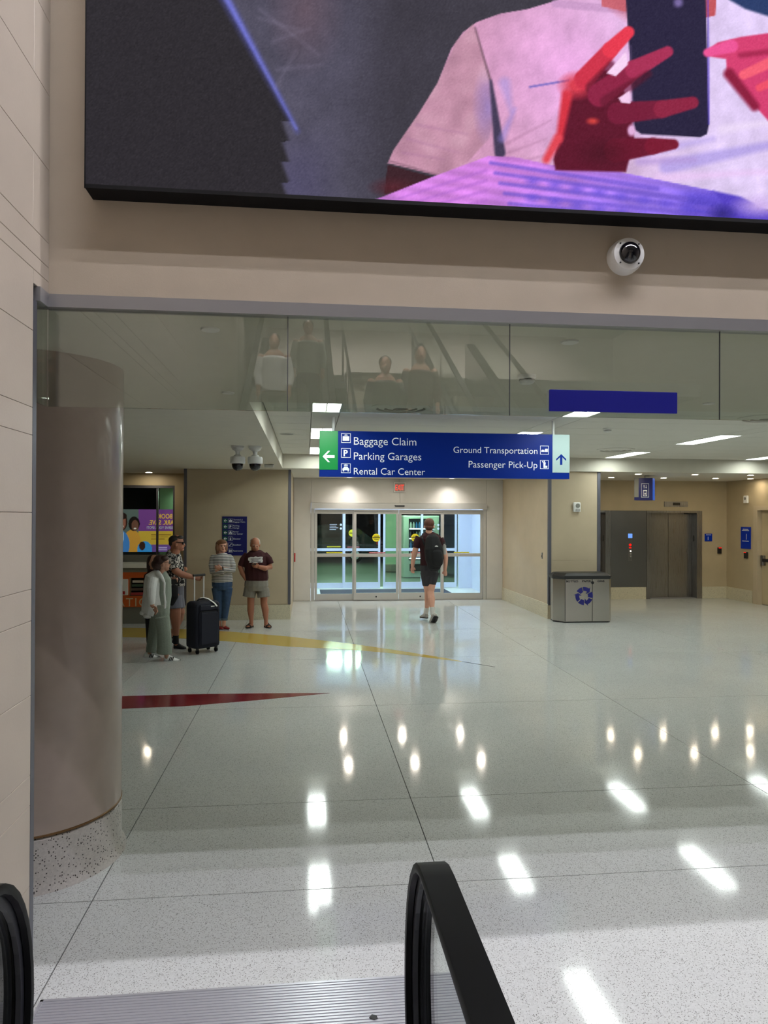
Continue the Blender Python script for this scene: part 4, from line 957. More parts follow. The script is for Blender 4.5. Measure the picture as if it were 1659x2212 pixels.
# strobe on the pier, key switch
so = thing('alarm_strobe', (5.11, 13.0, 2.03), 'white fire alarm speaker strobe on the pier above the recycling bin', 'alarm')
MB().bbox(5.045, 5.185, 12.965, 13.022, 2.035, 2.215, .012).obj('body', 'white_plastic', so)
MB().cyl((5.125, 12.957, 2.15), (5.125, 12.966, 2.15), .042, n=24).obj('grille', 'grey_paint', so); MB().bbox(5.08, 5.17, 12.950, 12.966, 2.055, 2.09, .008).obj('flash', mat('flash', (170, 170, 165), .15), so)
ks = thing('key_switch', (4.56, 13.4, .8), 'small steel key switch on the side wall left of the recycling bin', 'switch')
MB().bbox(4.570, 4.577, 13.36, 13.42, 1.12, 1.24, .002).obj('plate', 'steel', ks); MB().cyl((4.562, 13.39, 1.17), (4.571, 13.39, 1.17), .014).obj('cylinder', 'black_plastic', ks)
ph = thing('door_hook', (-.27, 15.6, 1.0), 'small red pull hook on the entrance recess wall', 'hook')
MB().cyl((-.286, 15.6, 1.10), (-.24, 15.6, 1.10), .012).obj('base', 'alu', ph); MB().cyl((-.245, 15.6, 1.12), (-.245, 15.6, .93), .016).obj('tassel', 'red', ph)

# ================================================================== RECYCLING BIN
rb = thing('recycling_bin', (5.08, 12.75, 0), 'brushed steel recycling bin with black lid, labelled bottles, paper, cans', 'recycling bin')
fp = [(4.70, 12.50), (5.545, 12.50), (5.60, 12.56), (5.60, 12.97), (4.585, 12.97), (4.545, 12.70)]
def grow(pts, d):
    cx_, cy_ = 5.08, 12.74
    return [(x + (d if x > cx_ else -d), y + (d if y > cy_ else -d)) for x, y in pts]
MB().prism(grow(fp, -.012), 0, .03).obj('base', 'black_plastic', rb)
MB().prism(fp, .025, .80).obj('body', 'steel_bin', rb)
MB().rings([[(x, y, z) for x, y in grow(fp, d)] for z, d in ((.797, .008), (.835, .018), (.86, .014), (.905, -.05), (.912, -.10))]).obj('lid', 'black_plastic', rb)
for x in (4.706, 5.222): MB().box(x - .004, x + .004, 12.496, 12.502, .03, .797).obj('panel_joint', 'black_plastic', rb)
MB().cyl((5.222, 12.486, .735), (5.222, 12.502, .735), .026, n=18).obj('lock', 'black_plastic', rb)
for s_, x, w in (('BOTTLES', 4.725, .225), ('PAPER', 5.03, .165), ('CANS', 5.32, .13)): text('lettering', s_, x, 12.496, .745, 'black_plastic', rb, width=w, height=.036, bold=.015)
rcx, rcz, R0, R1 = 5.065, .49, .095, .165
for k in range(3):
    b0 = math.radians(90 + 120 * k)
    def arc(a0, a1, n=8): return [b0 - math.radians(a0 + (a1 - a0) * i / (n - 1)) for i in range(n)]
    # straight half and pointed half of each of the three chasing arrows
    a = arc(62, 104); MB().plate([(rcx + R1 * math.cos(t), rcz + R1 * math.sin(t)) for t in a] + [(rcx + R0 * .78 * math.cos(t), rcz + R0 * .78 * math.sin(t)) for t in reversed(a)], 12.494, 12.498).obj('recycling_symbol', 'navy_print', rb)
    a = arc(-8, 36); tip = b0 - math.radians(56); 
    MB().plate([(rcx + R1 * math.cos(t), rcz + R1 * math.sin(t)) for t in a] + [(rcx + (R1 + .03) * math.cos(a[-1]), rcz + (R1 + .03) * math.sin(a[-1])), (rcx + (R0 + .03) * math.cos(tip), rcz + (R0 + .03) * math.sin(tip)), (rcx + (R0 - .045) * math.cos(a[-1] - .1), rcz + (R0 - .045) * math.sin(a[-1] - .1))] + [(rcx + R0 * math.cos(t), rcz + R0 * math.sin(t)) for t in reversed(a)], 12.494, 12.498).obj('recycling_symbol', 'navy_print', rb)

# ================================================================== INFORMATION DESK AND POSTER
dk = thing('information_desk', (-3.4, 13.4, 0), 'information desk with orange front shelves and white counter at the left', 'desk')
MB().box(-5.2, -2.52, 13.07, 13.9, 0, .30).obj('base', 'desk_grey', dk)
MB().box(-5.2, -2.50, 13.05, 13.08, .30, .50).box(-5.2, -2.50, 13.05, 13.08, .82, .92).box(-5.2, -3.13, 13.05, 13.08, .50, .82).box(-2.84, -2.50, 13.05, 13.08, .50, .82).box(-2.50, -2.47, 13.05, 13.9, .30, .92).obj('front_panel', 'orange', dk)
MB().box(-3.13, -2.84, 13.20, 13.22, .50, .82).box(-3.13, -2.84, 13.05, 13.2, .50, .505).obj('shelf_niche', 'dark_gap', dk)
MB().box(-5.2, -2.47, 13.05, 13.95, .92, 1.0).obj('counter_rail', 'desk_grey', dk)
MB().bbox(-5.25, -2.42, 12.98, 13.98, 1.0, 1.075, .006).obj('counter_top', 'desk_top', dk)
MB().box(-5.2, -2.6, 13.5, 13.56, 1.075, 1.20).obj('rear_ledge', 'desk_grey', dk)
text('lettering', 'INFORMATION', -2.62, 13.045, .315, 'gold_letter', dk, width=1.62, height=.155, right=True, spacing=1.15)
cols = ((170, 60, 60), (90, 70, 60), (70, 90, 70), (200, 190, 170))
for k, z in enumerate((.52, .60, .67, .74)):
    m_ = mat('leaflet%d' % k, cols[k], .6); t = MB().bbox(-3.11 + .01 * k, -2.87, 13.07, 13.18, z - .01, z + .035, .002).obj('leaflet_stack', m_, origin=(-3, 13.1, z)); tag(t, ('lowest', 'second lowest', 'second highest', 'topmost')[k] + ' stack of leaflets in the orange desk niche', 'leaflets', 'leaflets in the desk niche')
bx = thing('leaflet_holder', (-3.18, 13.03, .52), 'white leaflet holder on the orange desk front beside the column', 'holder')
MB().bbox(-3.27, -3.145, 13.0, 13.049, .52, .80, .004).obj('pocket', 'white_plastic', bx); MB().box(-3.25, -3.19, 12.997, 13.0, .53, .59).obj('label_print', 'red', bx)

pw = thing('window_poster', (-3.4, 15.3, 1.2), 'purple and yellow parking poster seen in reverse through the window', 'poster')
def paint_poster(U, V):
    img = np.zeros(U.shape + (3,)); img[:] = (120, 66, 140)
    def lay(m, c): img[m] = c
    lay(V < .49, (206, 168, 60)); lay(V < .17, (112, 78, 150)); lay((U < .40), (92, 104, 100)); lay((U < .40) & (V < .42), (150, 140, 90)); lay((U < .4) & (V < .1), (60, 80, 60))
    def ell(x, y, a, b, c): lay(((U - x) / a) ** 2 + ((V - y) / b) ** 2 < 1, c)
    ell(.30, .22, .14, .30, (210, 150, 60)); ell(.12, .16, .14, .34, (70, 130, 200)); ell(.14, .36, .03, .14, (200, 220, 240)); ell(.50, .05, .12, .2, (60, 150, 220))
    ell(.14, .70, .085, .20, (60, 34, 28)); ell(.13, .70, .07, .18, (150, 92, 74)); ell(.135, .60, .03, .03, (235, 228, 220)); ell(.14, .84, .075, .08, (40, 26, 24))
    ell(.33, .66, .09, .17, (24, 18, 18)); ell(.345, .62, .055, .13, (112, 74, 60)); ell(.345, .55, .022, .018, (235, 228, 220))
    ell(.46, .14, .05, .1, (60, 36, 30))
    for k in range(3): lay((abs(V - (.40 - .05 * k)) < .008) & (U > .60) & (U < .92 - .05 * k), (150, 112, 40))
    lay((abs(V - .10) < .02) & (U > .70) & (U < .86), (190, 170, 220)); lay((abs(V - .05) < .015) & (U > .68) & (U < .86), (190, 170, 220))
    return img
PX0, PX1, PZ0, PZ1 = -4.0, -2.72, 1.17, 2.06
uu = np.linspace(0, 1, 130); vv = np.linspace(0, 1, 92); U, V = np.meshgrid(uu, vv)
rgb = paint_poster(U, V) / 255; rgb = np.where(rgb <= .04045, rgb / 12.92, ((rgb + .055) / 1.055) ** 2.4)
nv = U.size; I = np.arange(nv).reshape(92, 130)
me = bpy.data.meshes.new('print'); me.from_pydata(np.stack([(PX0 + U * (PX1 - PX0)).ravel() + 3.4, np.full(nv, -.003), (PZ0 + V * (PZ1 - PZ0)).ravel() - 1.2], 1).tolist(), [], np.stack([I[:-1, :-1], I[:-1, 1:], I[1:, 1:], I[1:, :-1]], -1).reshape(-1, 4).tolist())
ca = me.color_attributes.new('print', 'FLOAT_COLOR', 'POINT'); ca.data.foreach_set('color', np.c_[rgb.reshape(-1, 3), np.ones(nv)].ravel())
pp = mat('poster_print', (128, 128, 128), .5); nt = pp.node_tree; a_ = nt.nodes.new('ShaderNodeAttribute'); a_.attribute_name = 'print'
nt.links.new(a_.outputs['Color'], nt.nodes['Principled BSDF'].inputs['Base Color']); nt.links.new(a_.outputs['Color'], nt.nodes['Principled BSDF'].inputs['Emission Color']); nt.nodes['Principled BSDF'].inputs['Emission Strength'].default_value = .55  # print glows in its own colours in place of light falling on it
me.materials.append(pp); o = bpy.data.objects.new('print', me); COL.objects.link(o); o.parent = pw
MB().box(PX0, PX1, 15.3, 15.312, PZ0, PZ1).obj('backing', 'white_plastic', pw)
for x_ in (-3.9, -2.8): MB().box(x_ - .015, x_ + .015, 15.312, 15.33, 0, 1.9).obj('post', 'alu', pw)
mat('poster_letter', (236, 196, 70), .5, emit=(226, 180, 60), estr=.6)  # glow added so the letters look lit
text('lettering', 'BOOK', -2.80, 15.294, 1.87, 'poster_letter', pw, width=.30, height=.10, mirror=True, bold=.02)
text('lettering', 'PARK. SAVE.', -2.72, 15.294, 1.74, 'poster_letter', pw, width=.56, height=.10, mirror=True, bold=.02)
text('lettering', 'RESERVE YOUR SPOT!', -2.72, 15.294, 1.65, 'sign_white', pw, width=.60, height=.055, mirror=True, bold=.02)
sc_ = MB().box(-3.2, -1.8, 16.0, 16.1, 0, 2.75).obj('outer_wall_panel', 'pillar_green', origin=(-2.5, 16, 0)); tag(sc_, 'pale green wall outside the poster window', 'wall panel')
t = thing('poster_fill_lamp', (-2.62, 15.8, 2.5), 'added fill lamp lighting the poster and green wall outside the window', 'lamp')  # lamp added to light the poster from outside
MB().bbox(-2.72, -2.52, 15.9, 16.0, 2.42, 2.52, .01).obj('housing', 'alu', t); MB().box(-2.70, -2.54, 15.91, 15.98, 2.412, 2.42).obj('lens', 'outside_light', t)

# ================================================================== ESCALATOR (foreground) AND STAIR
esc = thing('escalator', (-.26, 1.9, 0), 'escalator with black rubber handrails and glass sides in the foreground', 'escalator')
def rail_path():
    """handrail centre line in (y, z): incline, level run, loop around the newel, back underneath"""
    P_ = [(-8.5, 1.0 + .577 * 9.3), (.55, 1.145), (.8, 1.04), (1.05, 1.0), (1.5, 1.0)]
    yc, a_, b_ = 1.84, .335, .43
    for k in range(0, 19):
        t = math.pi * k / 18
        P_.append((yc + a_ * (math.sin(t) ** .86 if math.sin(t) > 0 else 0), 1.0 - b_ + b_ * math.cos(t)))
    P_ += [(1.5, .14), (1.2, .14)]
    return P_
RP = rail_path()
def sweep(path, X, prof, name, m, parent, smooth=True):
    """prof: list of (across, outward) ; outward = left normal of the path"""
    R = []
    n = len(path)
    for i, (y, z) in enumerate(path):
        y0, z0 = path[max(0, i - 1)]; y1, z1 = path[min(n - 1, i + 1)]
        t = Vector((y1 - y0, z1 - z0)).normalized(); nn = Vector((-t.y, t.x))
        R.append([(X + a, y + nn.x * h, z + nn.y * h) for a, h in prof])
    return MB().rings(R).obj(name, m, parent, smooth)
railprof = [(-.043, -.024), (-.0455, -.010), (-.041, .001), (.041, .001), (.0455, -.010), (.043, -.024), (.027, -.028), (.022, -.016), (-.022, -.016), (-.027, -.028)]
for sx, X in ((-1, -.826), (1, .352)):
    sweep(RP, X, railprof, 'handrail', 'rubber', esc)
    for a in (-.017, .017): sweep(RP[1:], X, [(a - .007, -.050), (a + .007, -.050), (a + .007, -.024), (a - .007, -.024)], 'handrail_guide', 'rubber_inner', esc, False)
    # glass side panel inside the loop
    ins = []
    for (y, z) in RP[2:-2]:
        cyy, czz = 1.70, .57
        ins.append((y, z))
    loop = [(.8, .98), (1.05, .955), (1.5, .955)] + [(1.84 + .29 * (math.sin(math.pi * k / 18) ** .86 if 0 < k < 18 else 0), .57 + .385 * math.cos(math.pi * k / 18)) for k in range(19)] + [(1.5, .19), (.8, .25)]
    MB().rings([[(X - .005, y, z) for y, z in loop], [(X + .005, y, z) for y, z in loop]]).obj('glass_side', 'glass_rail', esc)
    up = [(.8, .98), (.55, 1.10), (-8.5, 6.31), (-8.5, 5.55), (.8, .25)]
    MB().rings([[(X - .005, y, z) for y, z in up], [(X + .005, y, z) for y, z in up]]).obj('glass_side', 'glass_rail', esc)
    x0, x1 = X - .09, X + .09
    MB().rings([[(x0, 2.0, 0), (x1, 2.0, 0), (x1, 2.0, .13), (x0, 2.0, .13)], [(x0, .8, 0), (x1, .8, 0), (x1, .8, .2), (x0, .8, .2)], [(x0, -8.5, 4.7), (x1, -8.5, 4.7), (x1, -8.5, 5.56), (x0, -8.5, 5.56)]]).obj('deck', 'steel', esc)
# landing plate with ribs
lp = MB().box(-1.047, .70, 1.0, 2.975, -.001, .004).box(-1.047, -1.035, 1.0, 2.975, .004, .008).box(.688, .70, 1.0, 2.975, .004, .008).box(-1.047, .70, 2.963, 2.975, .004, .008)
for k in range(70):
    y = 2.958 - .0165 * k
    lp.box(-1.033, .686, y - .0095, y, .004, .0075)
lp.obj('landing_plate', mat('plate_alu', (200, 200, 206), .32, .55), esc)
# steps
stepm = MB().box(-.50, .50, -.40, 0, -.02, 0).box(-.50, .50, -.02, 0, -.20, -.02)
for k in range(22): stepm.box(-.5, .5, -.39 + .018 * k, -.381 + .018 * k, 0, .005)
stepme = stepm.mesh('step', 'steel_dark')
for k in range(21): share('step', stepme, (0, .8 - .35 * k - 1.9, .02 + .202 * (k + 0)), esc)

st2 = thing('fixed_stair', (1.35, 0, 0), 'stone stair beside the escalator, seen reflected in the hanging glass', 'stairs')
tread = MB().box(-.62, .62, -.33, 0, -.04, 0).box(-.62, .62, -.02, 0, -.18, -.04).mesh('tread', 'stone')
nos = MB().box(-.62, .62, -.03, .0, 0, .004).mesh('nosing', 'white_plastic')
for k in range(26):
    share('tread', tread, (0, .6 - .32 * k, .18 * (k + 1)), st2); share('nosing', nos, (0, .6 - .32 * k, .18 * (k + 1)), st2)
for X in (.68, 2.02):
    MB().cyl((X, .6, .95), (X, -8, .95 + .5625 * 8.6), .024, n=12).obj('handrail', 'chrome', st2)
    MB().cyl((X, .6, .0), (X, .6, .95), .02, n=10).obj('post', 'chrome', st2)
    for k in range(1, 6): MB().cyl((X, .6 - 1.6 * k, .9 * k), (X, .6 - 1.6 * k, .95 + .9 * k), .02, n=10).obj('post', 'chrome', st2)
e2 = thing('escalator', (2.8, 0, 0), 'second escalator beyond the stair, seen reflected in the hanging glass', 'escalator')
for X in (2.3, 3.4):
    sweep([(-8.5, 1.0 + .577 * 9.3), (.55, 1.145), (1.05, 1.0), (1.8, 1.0), (2.05, .85), (2.1, .6), (2.0, .3), (1.8, .2)], X, railprof, 'handrail', 'rubber', e2)
    up = [(1.8, .96), (1.05, .96), (.55, 1.10), (-8.5, 6.31), (-8.5, 5.55), (.8, .25), (1.8, .2)]
    MB().rings([[(X - .005, y, z) for y, z in up], [(X + .005, y, z) for y, z in up]]).obj('glass_side', 'glass_rail', e2)
    x0, x1 = X - .1, X + .1
    MB().rings([[(x0, 1.9, 0), (x1, 1.9, 0), (x1, 1.9, .13), (x0, 1.9, .13)], [(x0, .8, 0), (x1, .8, 0), (x1, .8, .2), (x0, .8, .2)], [(x0, -8.5, 4.7), (x1, -8.5, 4.7), (x1, -8.5, 5.56), (x0, -8.5, 5.56)]]).obj('deck', 'steel', e2)
for k in range(21): share('step', stepme, (.05, .8 - .35 * k, .02 + .202 * k), e2)
ps = MB().prism([(.25, 2.735), (.262, 2.752), (.280, 2.745), (.283, 2.728), (.268, 2.722)], .0085, .0105).obj('paper_scrap', 'black_plastic', origin=(.267, 2.737, .009)); tag(ps, 'tiny dark scrap lying on the ribbed escalator landing plate', 'scrap')

# ================================================================== PEOPLE
mat('skin_a', (206, 152, 128), .5); mat('skin_b', (170, 112, 86), .5); mat('skin_c', (190, 140, 116), .5); mat('skin_d', (222, 166, 142), .5)
mat('hair_brown', (58, 34, 30), .55); mat('hair_light', (128, 88, 62), .55); mat('hair_grey', (176, 168, 156), .6); mat('hair_dark', (36, 30, 30), .5); mat('hair_red', (92, 50, 34), .55)
mat('cloth_white', (226, 226, 224), .85, bump=.3, bscale=40); mat('cloth_sage', (150, 158, 146), .9, bump=.3, bscale=40); mat('pants_sage', (138, 146, 134), .95, vary=.12, vscale=120, bump=.3, bscale=60)
mat('maroon', (58, 18, 24), .9, bump=.2, bscale=40); mat('maroon_dark', (52, 16, 22), .9); mat('shorts_grey', (132, 128, 120), .9, vary=.06, vscale=30); mat('shorts_dark', (58, 56, 60), .9); mat('shorts_blue', (118, 118, 130), .9)
mat('jeans', (54, 78, 112), .9, vary=.15, vscale=18); mat('jeans_cuff', (90, 104, 116), .9); mat('black_cloth', (20, 20, 23), .8, bump=.2, bscale=80); mat('navy_cloth', (19, 21, 38), .75, bump=.15, bscale=200)
mat('shoe_white', (228, 228, 226), .5); mat('shoe_grey', (176, 172, 166), .6); mat('shoe_black', (22, 22, 24), .5); mat('shoe_red', (140, 18, 28), .4); mat('sandal', (40, 28, 24), .6); mat('sock_white', (214, 212, 206), .9); mat('eye', (30, 24, 22), .3); mat('lips', (160, 84, 78), .5)
mat('brow', (70, 50, 42), .8); mat('lens_dark', (26, 20, 20), .15)


def pattern_mat(name, kind):
    m = bpy.data.materials.new(name); m.use_nodes = True; nt = m.node_tree; b = nt.nodes['Principled BSDF']; b.inputs['Roughness'].default_value = .85
    L = nt.links.new; g_ = nt.nodes.new('ShaderNodeNewGeometry')
    if kind == 'stripes':
        sp_ = nt.nodes.new('ShaderNodeSeparateXYZ'); L(g_.outputs['Position'], sp_.inputs[0])
        a = nt.nodes.new('ShaderNodeMath'); a.operation = 'MULTIPLY'; a.inputs[1].default_value = 1 / .0265; L(sp_.outputs['Z'], a.inputs[0])
        f = nt.nodes.new('ShaderNodeMath'); f.operation = 'FRACT'; L(a.outputs[0], f.inputs[0])
        c = nt.nodes.new('ShaderNodeMath'); c.operation = 'LESS_THAN'; c.inputs[1].default_value = .36; L(f.outputs[0], c.inputs[0]); A, B_ = (214, 212, 208), (44, 46, 58)
    else:
        n = nt.nodes.new('ShaderNodeTexNoise'); n.inputs['Scale'].default_value = 17; n.inputs['Detail'].default_value = 1; n.inputs['Distortion'].default_value = 1.0; L(g_.outputs['Position'], n.inputs['Vector'])
        d = nt.nodes.new('ShaderNodeMath'); d.operation = 'SUBTRACT'; d.inputs[1].default_value = .5; L(n.outputs['Fac'], d.inputs[0])
        ab = nt.nodes.new('ShaderNodeMath'); ab.operation = 'ABSOLUTE'; L(d.outputs[0], ab.inputs[0])
        c = nt.nodes.new('ShaderNodeMath'); c.operation = 'LESS_THAN'; c.inputs[1].default_value = .045; L(ab.outputs[0], c.inputs[0]); A, B_ = (26, 25, 27), (206, 200, 192)
    mx = nt.nodes.new('ShaderNodeMix'); mx.data_type = 'RGBA'; L(c.outputs[0], mx.inputs['Factor']); mx.inputs['A'].default_value = (*lin(A), 1); mx.inputs['B'].default_value = (*lin(B_), 1)
    L(mx.outputs['Result'], b.inputs['Base Color']); MATS[name] = m
pattern_mat('striped_knit', 'stripes'); pattern_mat('print_shirt', 'print')


class Fig:
    """a figure surveyed in a crop of the photo: origin (ox, oy), s crop units per picture pixel, standing at depth Y0"""
    def __init__(s, ox, oy, sc, Y0, zx, label, name='person'):
        s.o = (ox, oy, sc, Y0); d = s.V(zx, 500, 0); s.k = (Y0 * .994 + d.x * .109) / FPX / sc
        s.root = thing(name, (d.x, Y0, 0), label, 'person')
    def V(s, x, y, dy=0):
        ox, oy, sc, Y0 = s.o
        return Vector(at(ox + x / sc, oy + y / sc, Y0 + dy))
    def chain(s, mb, pts, q=1.0, n=14, caps=True):
        """pts (x, y, dy, r): swept round limb, r in crop units; q depth / width"""
        P_ = [s.V(*p[:3]) for p in pts]; R_ = [p[3] * s.k for p in pts]
        return loft(mb, P_, R_, q, n, caps)
    def ball(s, mb, x, y, dy, rx, ry=None, rd=None):
        c = s.V(x, y, dy); rx *= s.k; ry = rx if ry is None else ry * s.k; rd = rx if rd is None else rd * s.k
        return mb.sphere(c, rx, rd, ry, 16, 12)
    def part(s, mb, name, m, vox=.007, sm=2, parent=None, floor_clip=True):
        ob = bpy.data.objects.new('tmp', mb.mesh('tmp', m)); COL.objects.link(ob)
        md = ob.modifiers.new('r', 'REMESH'); md.mode = 'VOXEL'; md.voxel_size = vox
        if sm: ms = ob.modifiers.new('s', 'SMOOTH'); ms.factor = .5; ms.iterations = sm
        me = evaluated_mesh(ob); me.name = name
        n = len(me.vertices); co = np.empty(n * 3); me.vertices.foreach_get('co', co); co = co.reshape(-1, 3)
        if floor_clip: co[:, 2] = np.maximum(co[:, 2], .002)
        co -= np.array(s.root.location[:]); me.vertices.foreach_set('co', co.ravel())
        me.polygons.foreach_set('use_smooth', [True] * len(me.polygons)); me.materials.clear(); me.materials.append(MATS[m]); me.update()
        o2 = bpy.data.objects.new(name, me); COL.objects.link(o2); o2.parent = parent or s.root
        if name == 'body': s.body = o2
        if name == 'shoe': s.last_shoe = o2
        if name == 'shoe_sole': o2.parent = s.last_shoe
        return o2
    def plain(s, mb, name, m, parent=None, smooth=True):
        o = mb.obj(name, m, s.root, smooth)
        if name in ('eye', 'eyebrow', 'eyelid', 'mouth', 'glasses'): o.parent = s.body      # features of the face belong to the body
        return o
    def hand(s, mb, w, t, side, size=1.0, curl=.3):
        """wrist point w, direction to the finger tips t (crop coordinates), thumb towards side (crop coordinates)"""
        W_ = s.V(*w); T = (s.V(*t) - W_).normalized(); S_ = (s.V(*side) - W_); S_ = (S_ - T * S_.dot(T)).normalized(); N_ = T.cross(S_)
        u = .01 * size
        pc = W_ + T * 4.2 * u
        loft(mb, [W_ - T * u, W_ + T * 2.5 * u, W_ + T * 6 * u, W_ + T * 8.2 * u], [2.3 * u, 3.3 * u, 3.9 * u, 3.5 * u], .5, 10, True, N_)
        for i, (ln, off) in enumerate(((6.2, 2.7), (7.2, .95), (6.8, -.85), (5.2, -2.5))):
            b_ = W_ + T * 7.6 * u + S_ * off * u
            p1 = b_ + (T * math.cos(curl) + N_ * math.sin(curl)) * ln * .5 * u; p2 = p1 + (T * math.cos(curl * 2.6) + N_ * math.sin(curl * 2.6)) * ln * .5 * u
            loft(mb, [b_, p1, p2], [.92 * u, .88 * u, .7 * u], 1, 8)
        b_ = W_ + T * 2.2 * u + S_ * 2.4 * u
        p1 = b_ + (T * .75 + S_ * .65).normalized() * 3.2 * u; p2 = p1 + (T * .9 + S_ * .25 + N_ * .3).normalized() * 2.8 * u
        loft(mb, [b_, p1, p2], [1.2 * u, 1.0 * u, .8 * u], 1, 8)
    def shoe(s, mb, heel, toe, w, h):
        """heel and toe as crop points on the ground (x, y, dy); w half width, h height in crop units"""
        A_ = s.V(*heel); B_ = s.V(*toe); k = s.k; T = (B_ - A_); ln = T.length; T.normalize(); side_ = T.cross(Vector((0, 0, 1))).normalized()
        R = []
        for f, ww, hh in ((0, .5, .75), (.06, .78, 1.0), (.25, .85, 1.05), (.45, .9, .85), (.65, 1.02, .6), (.85, .9, .45), (.97, .55, .36), (1.0, .3, .25)):
            c = A_ + T * ln * f; ring = []
            for a in range(12):
                t = 2 * math.pi * a / 12; x = math.cos(t) * ww * w * k; z = (math.sin(t) * .5 + .5) * hh * h * k
                ring.append(tuple(c + side_ * x + Vector((0, 0, z))))
            R.append(ring)
        mb.rings(R); return mb


def loft(mb, P_, R_, q=1.0, n=14, caps=True, depth=None):
    rings = []; m = len(P_)
    if caps:
        t0 = (P_[0] - P_[1]).normalized(); t1 = (P_[-1] - P_[-2]).normalized()
        P_ = [P_[0] + t0 * R_[0] * .85, P_[0] + t0 * R_[0] * .5] + list(P_) + [P_[-1] + t1 * R_[-1] * .5, P_[-1] + t1 * R_[-1] * .85]
        R_ = [R_[0] * .5, R_[0] * .86] + list(R_) + [R_[-1] * .86, R_[-1] * .5]; m += 4
    for i in range(m):
        t = (P_[min(m - 1, i + 1)] - P_[max(0, i - 1)]).normalized()
        if depth is not None: n2 = (depth - t * depth.dot(t)).normalized(); n1 = t.cross(n2)
        else:
            n1 = t.cross(Vector((0, 1, 0)))
            if n1.length < .2: n1 = t.cross(Vector((1, 0, 0)))
            n1.normalize(); n2 = t.cross(n1)
        rings.append([tuple(P_[i] + n1 * R_[i] * math.cos(2 * math.pi * k / n) + n2 * R_[i] * q * math.sin(2 * math.pi * k / n)) for k in range(n)])
    return mb.rings(rings)


# ---------------------------------------------------------------- woman in the white cardigan (walking right)
F = Fig(290, 1140, 7.135, 9.80, 390, 'person walking in a white cardigan, sage green top and wide trousers')
b = MB()
F.ball(b, 440, 540, 0, 92, 118, 100); F.ball(b, 490, 590, 0, 52, 62, 70); F.chain(b, [(528, 545, 0, 14), (547, 568, 0, 15), (538, 580, 0, 12)]); F.ball(b, 500, 640, 0, 36, 24, 40); F.ball(b, 445, 575, -.115, 20, 30, 12)
F.chain(b, [(438, 620, 0, 52), (425, 720, 0, 50)]); F.chain(b, [(420, 700, 0, 45), (425, 800, 0, 75), (420, 900, 0, 85), (410, 1100, 0, 85), (400, 1200, 0, 85)], .6, caps=False)
F.chain(b, [(285, 850, -.18, 40), (268, 1000, -.2, 46), (272, 1120, -.2, 38), (278, 1200, -.2, 30)]); F.hand(b, (280, 1205, -.2), (350, 1300, -.21), (330, 1200, -.24), .98, .45)
F.chain(b, [(480, 770, .18, 48), (470, 930, .22, 42), (540, 850, .2, 34), (575, 812, .18, 26)]); F.hand(b, (575, 812, .18), (690, 800, .14), (600, 760, .16), .95, .5)
F.chain(b, [(405, 1190, 0, 40), (430, 1350, -.05, 40), (463, 1650, -.105, 44), (490, 1930, -.06, 34), (505, 2010, -.05, 34)], caps=False); F.chain(b, [(400, 1190, .02, 40), (350, 1350, .08, 40), (298, 1650, .165, 44), (240, 1900, .2, 34), (225, 1985, .2, 34)], caps=False)
body = F.part(b, 'body', 'skin_c', .0055, 1)
h = MB(); F.ball(h, 405, 510, 0, 112, 98, 118); F.ball(h, 372, 575, 0, 100, 84, 110); F.ball(h, 350, 610, -.03, 66, 46, 80); F.ball(h, 470, 470, -.03, 58, 48, 84); F.ball(h, 330, 560, 0, 64, 70, 90)
F.part(h, 'hair', 'hair_brown', .006, 1)
g_ = MB(); F.chain(g_, [(455, 530, -.115, 4), (520, 530, -.10, 4), (548, 530, -.05, 4)], n=6); F.ball(g_, 540, 545, -.055, 9, 20, 28); F.plain(g_, 'glasses', 'lens_dark')
e_ = MB(); F.ball(e_, 522, 600 + 18, -.065, 10, 5, 10); F.plain(e_, 'mouth', 'lips')
t_ = MB(); F.chain(t_, [(440, 715, 0, 70), (455, 800, 0, 112), (452, 880, 0, 118), (450, 1040, 0, 124), (440, 1190, 0, 112), (435, 1250, 0, 112)], .72); F.part(t_, 'top', 'cloth_sage', .008)
p_ = MB(); F.chain(p_, [(405, 1180, 0, 135), (398, 1290, 0, 150), (396, 1390, 0, 140)], .84, caps=False)
F.chain(p_, [(430, 1380, -.09, 112), (458, 1600, -.11, 106), (466, 1800, -.10, 112), (462, 1935, -.08, 116)], .72, caps=False); F.chain(p_, [(345, 1380, .10, 104), (308, 1600, .16, 92), (278, 1780, .18, 84), (252, 1915, .20, 78)], .72, caps=False)
F.part(p_, 'trousers', 'pants_sage', .008)
c_ = MB(); F.chain(c_, [(352, 690, .02, 70), (312, 760, .02, 140), (308, 860, .02, 160), (304, 1000, .02, 162), (302, 1180, .02, 185), (290, 1270, .02, 180), (262, 1335, .02, 160)], .82, caps=False)
F.chain(c_, [(345, 680, 0, 50), (420, 760, -.12, 30), (465, 850, -.16, 18), (462, 1000, -.17, 16), (478, 1150, -.17, 18), (470, 1230, -.15, 20)])
F.ball(c_, 215, 1360, .0, 70, 38, 120); F.ball(c_, 135, 1310, .02, 48, 40, 100)
F.chain(c_, [(285, 770, -.16, 82), (258, 930, -.2, 80), (262, 1060, -.21, 66), (270, 1178, -.2, 46)], 1, caps=False); F.chain(c_, [(450, 780, .17, 60), (462, 920, .22, 56), (520, 860, .2, 44)])
F.part(c_, 'cardigan', 'cloth_white', .007)
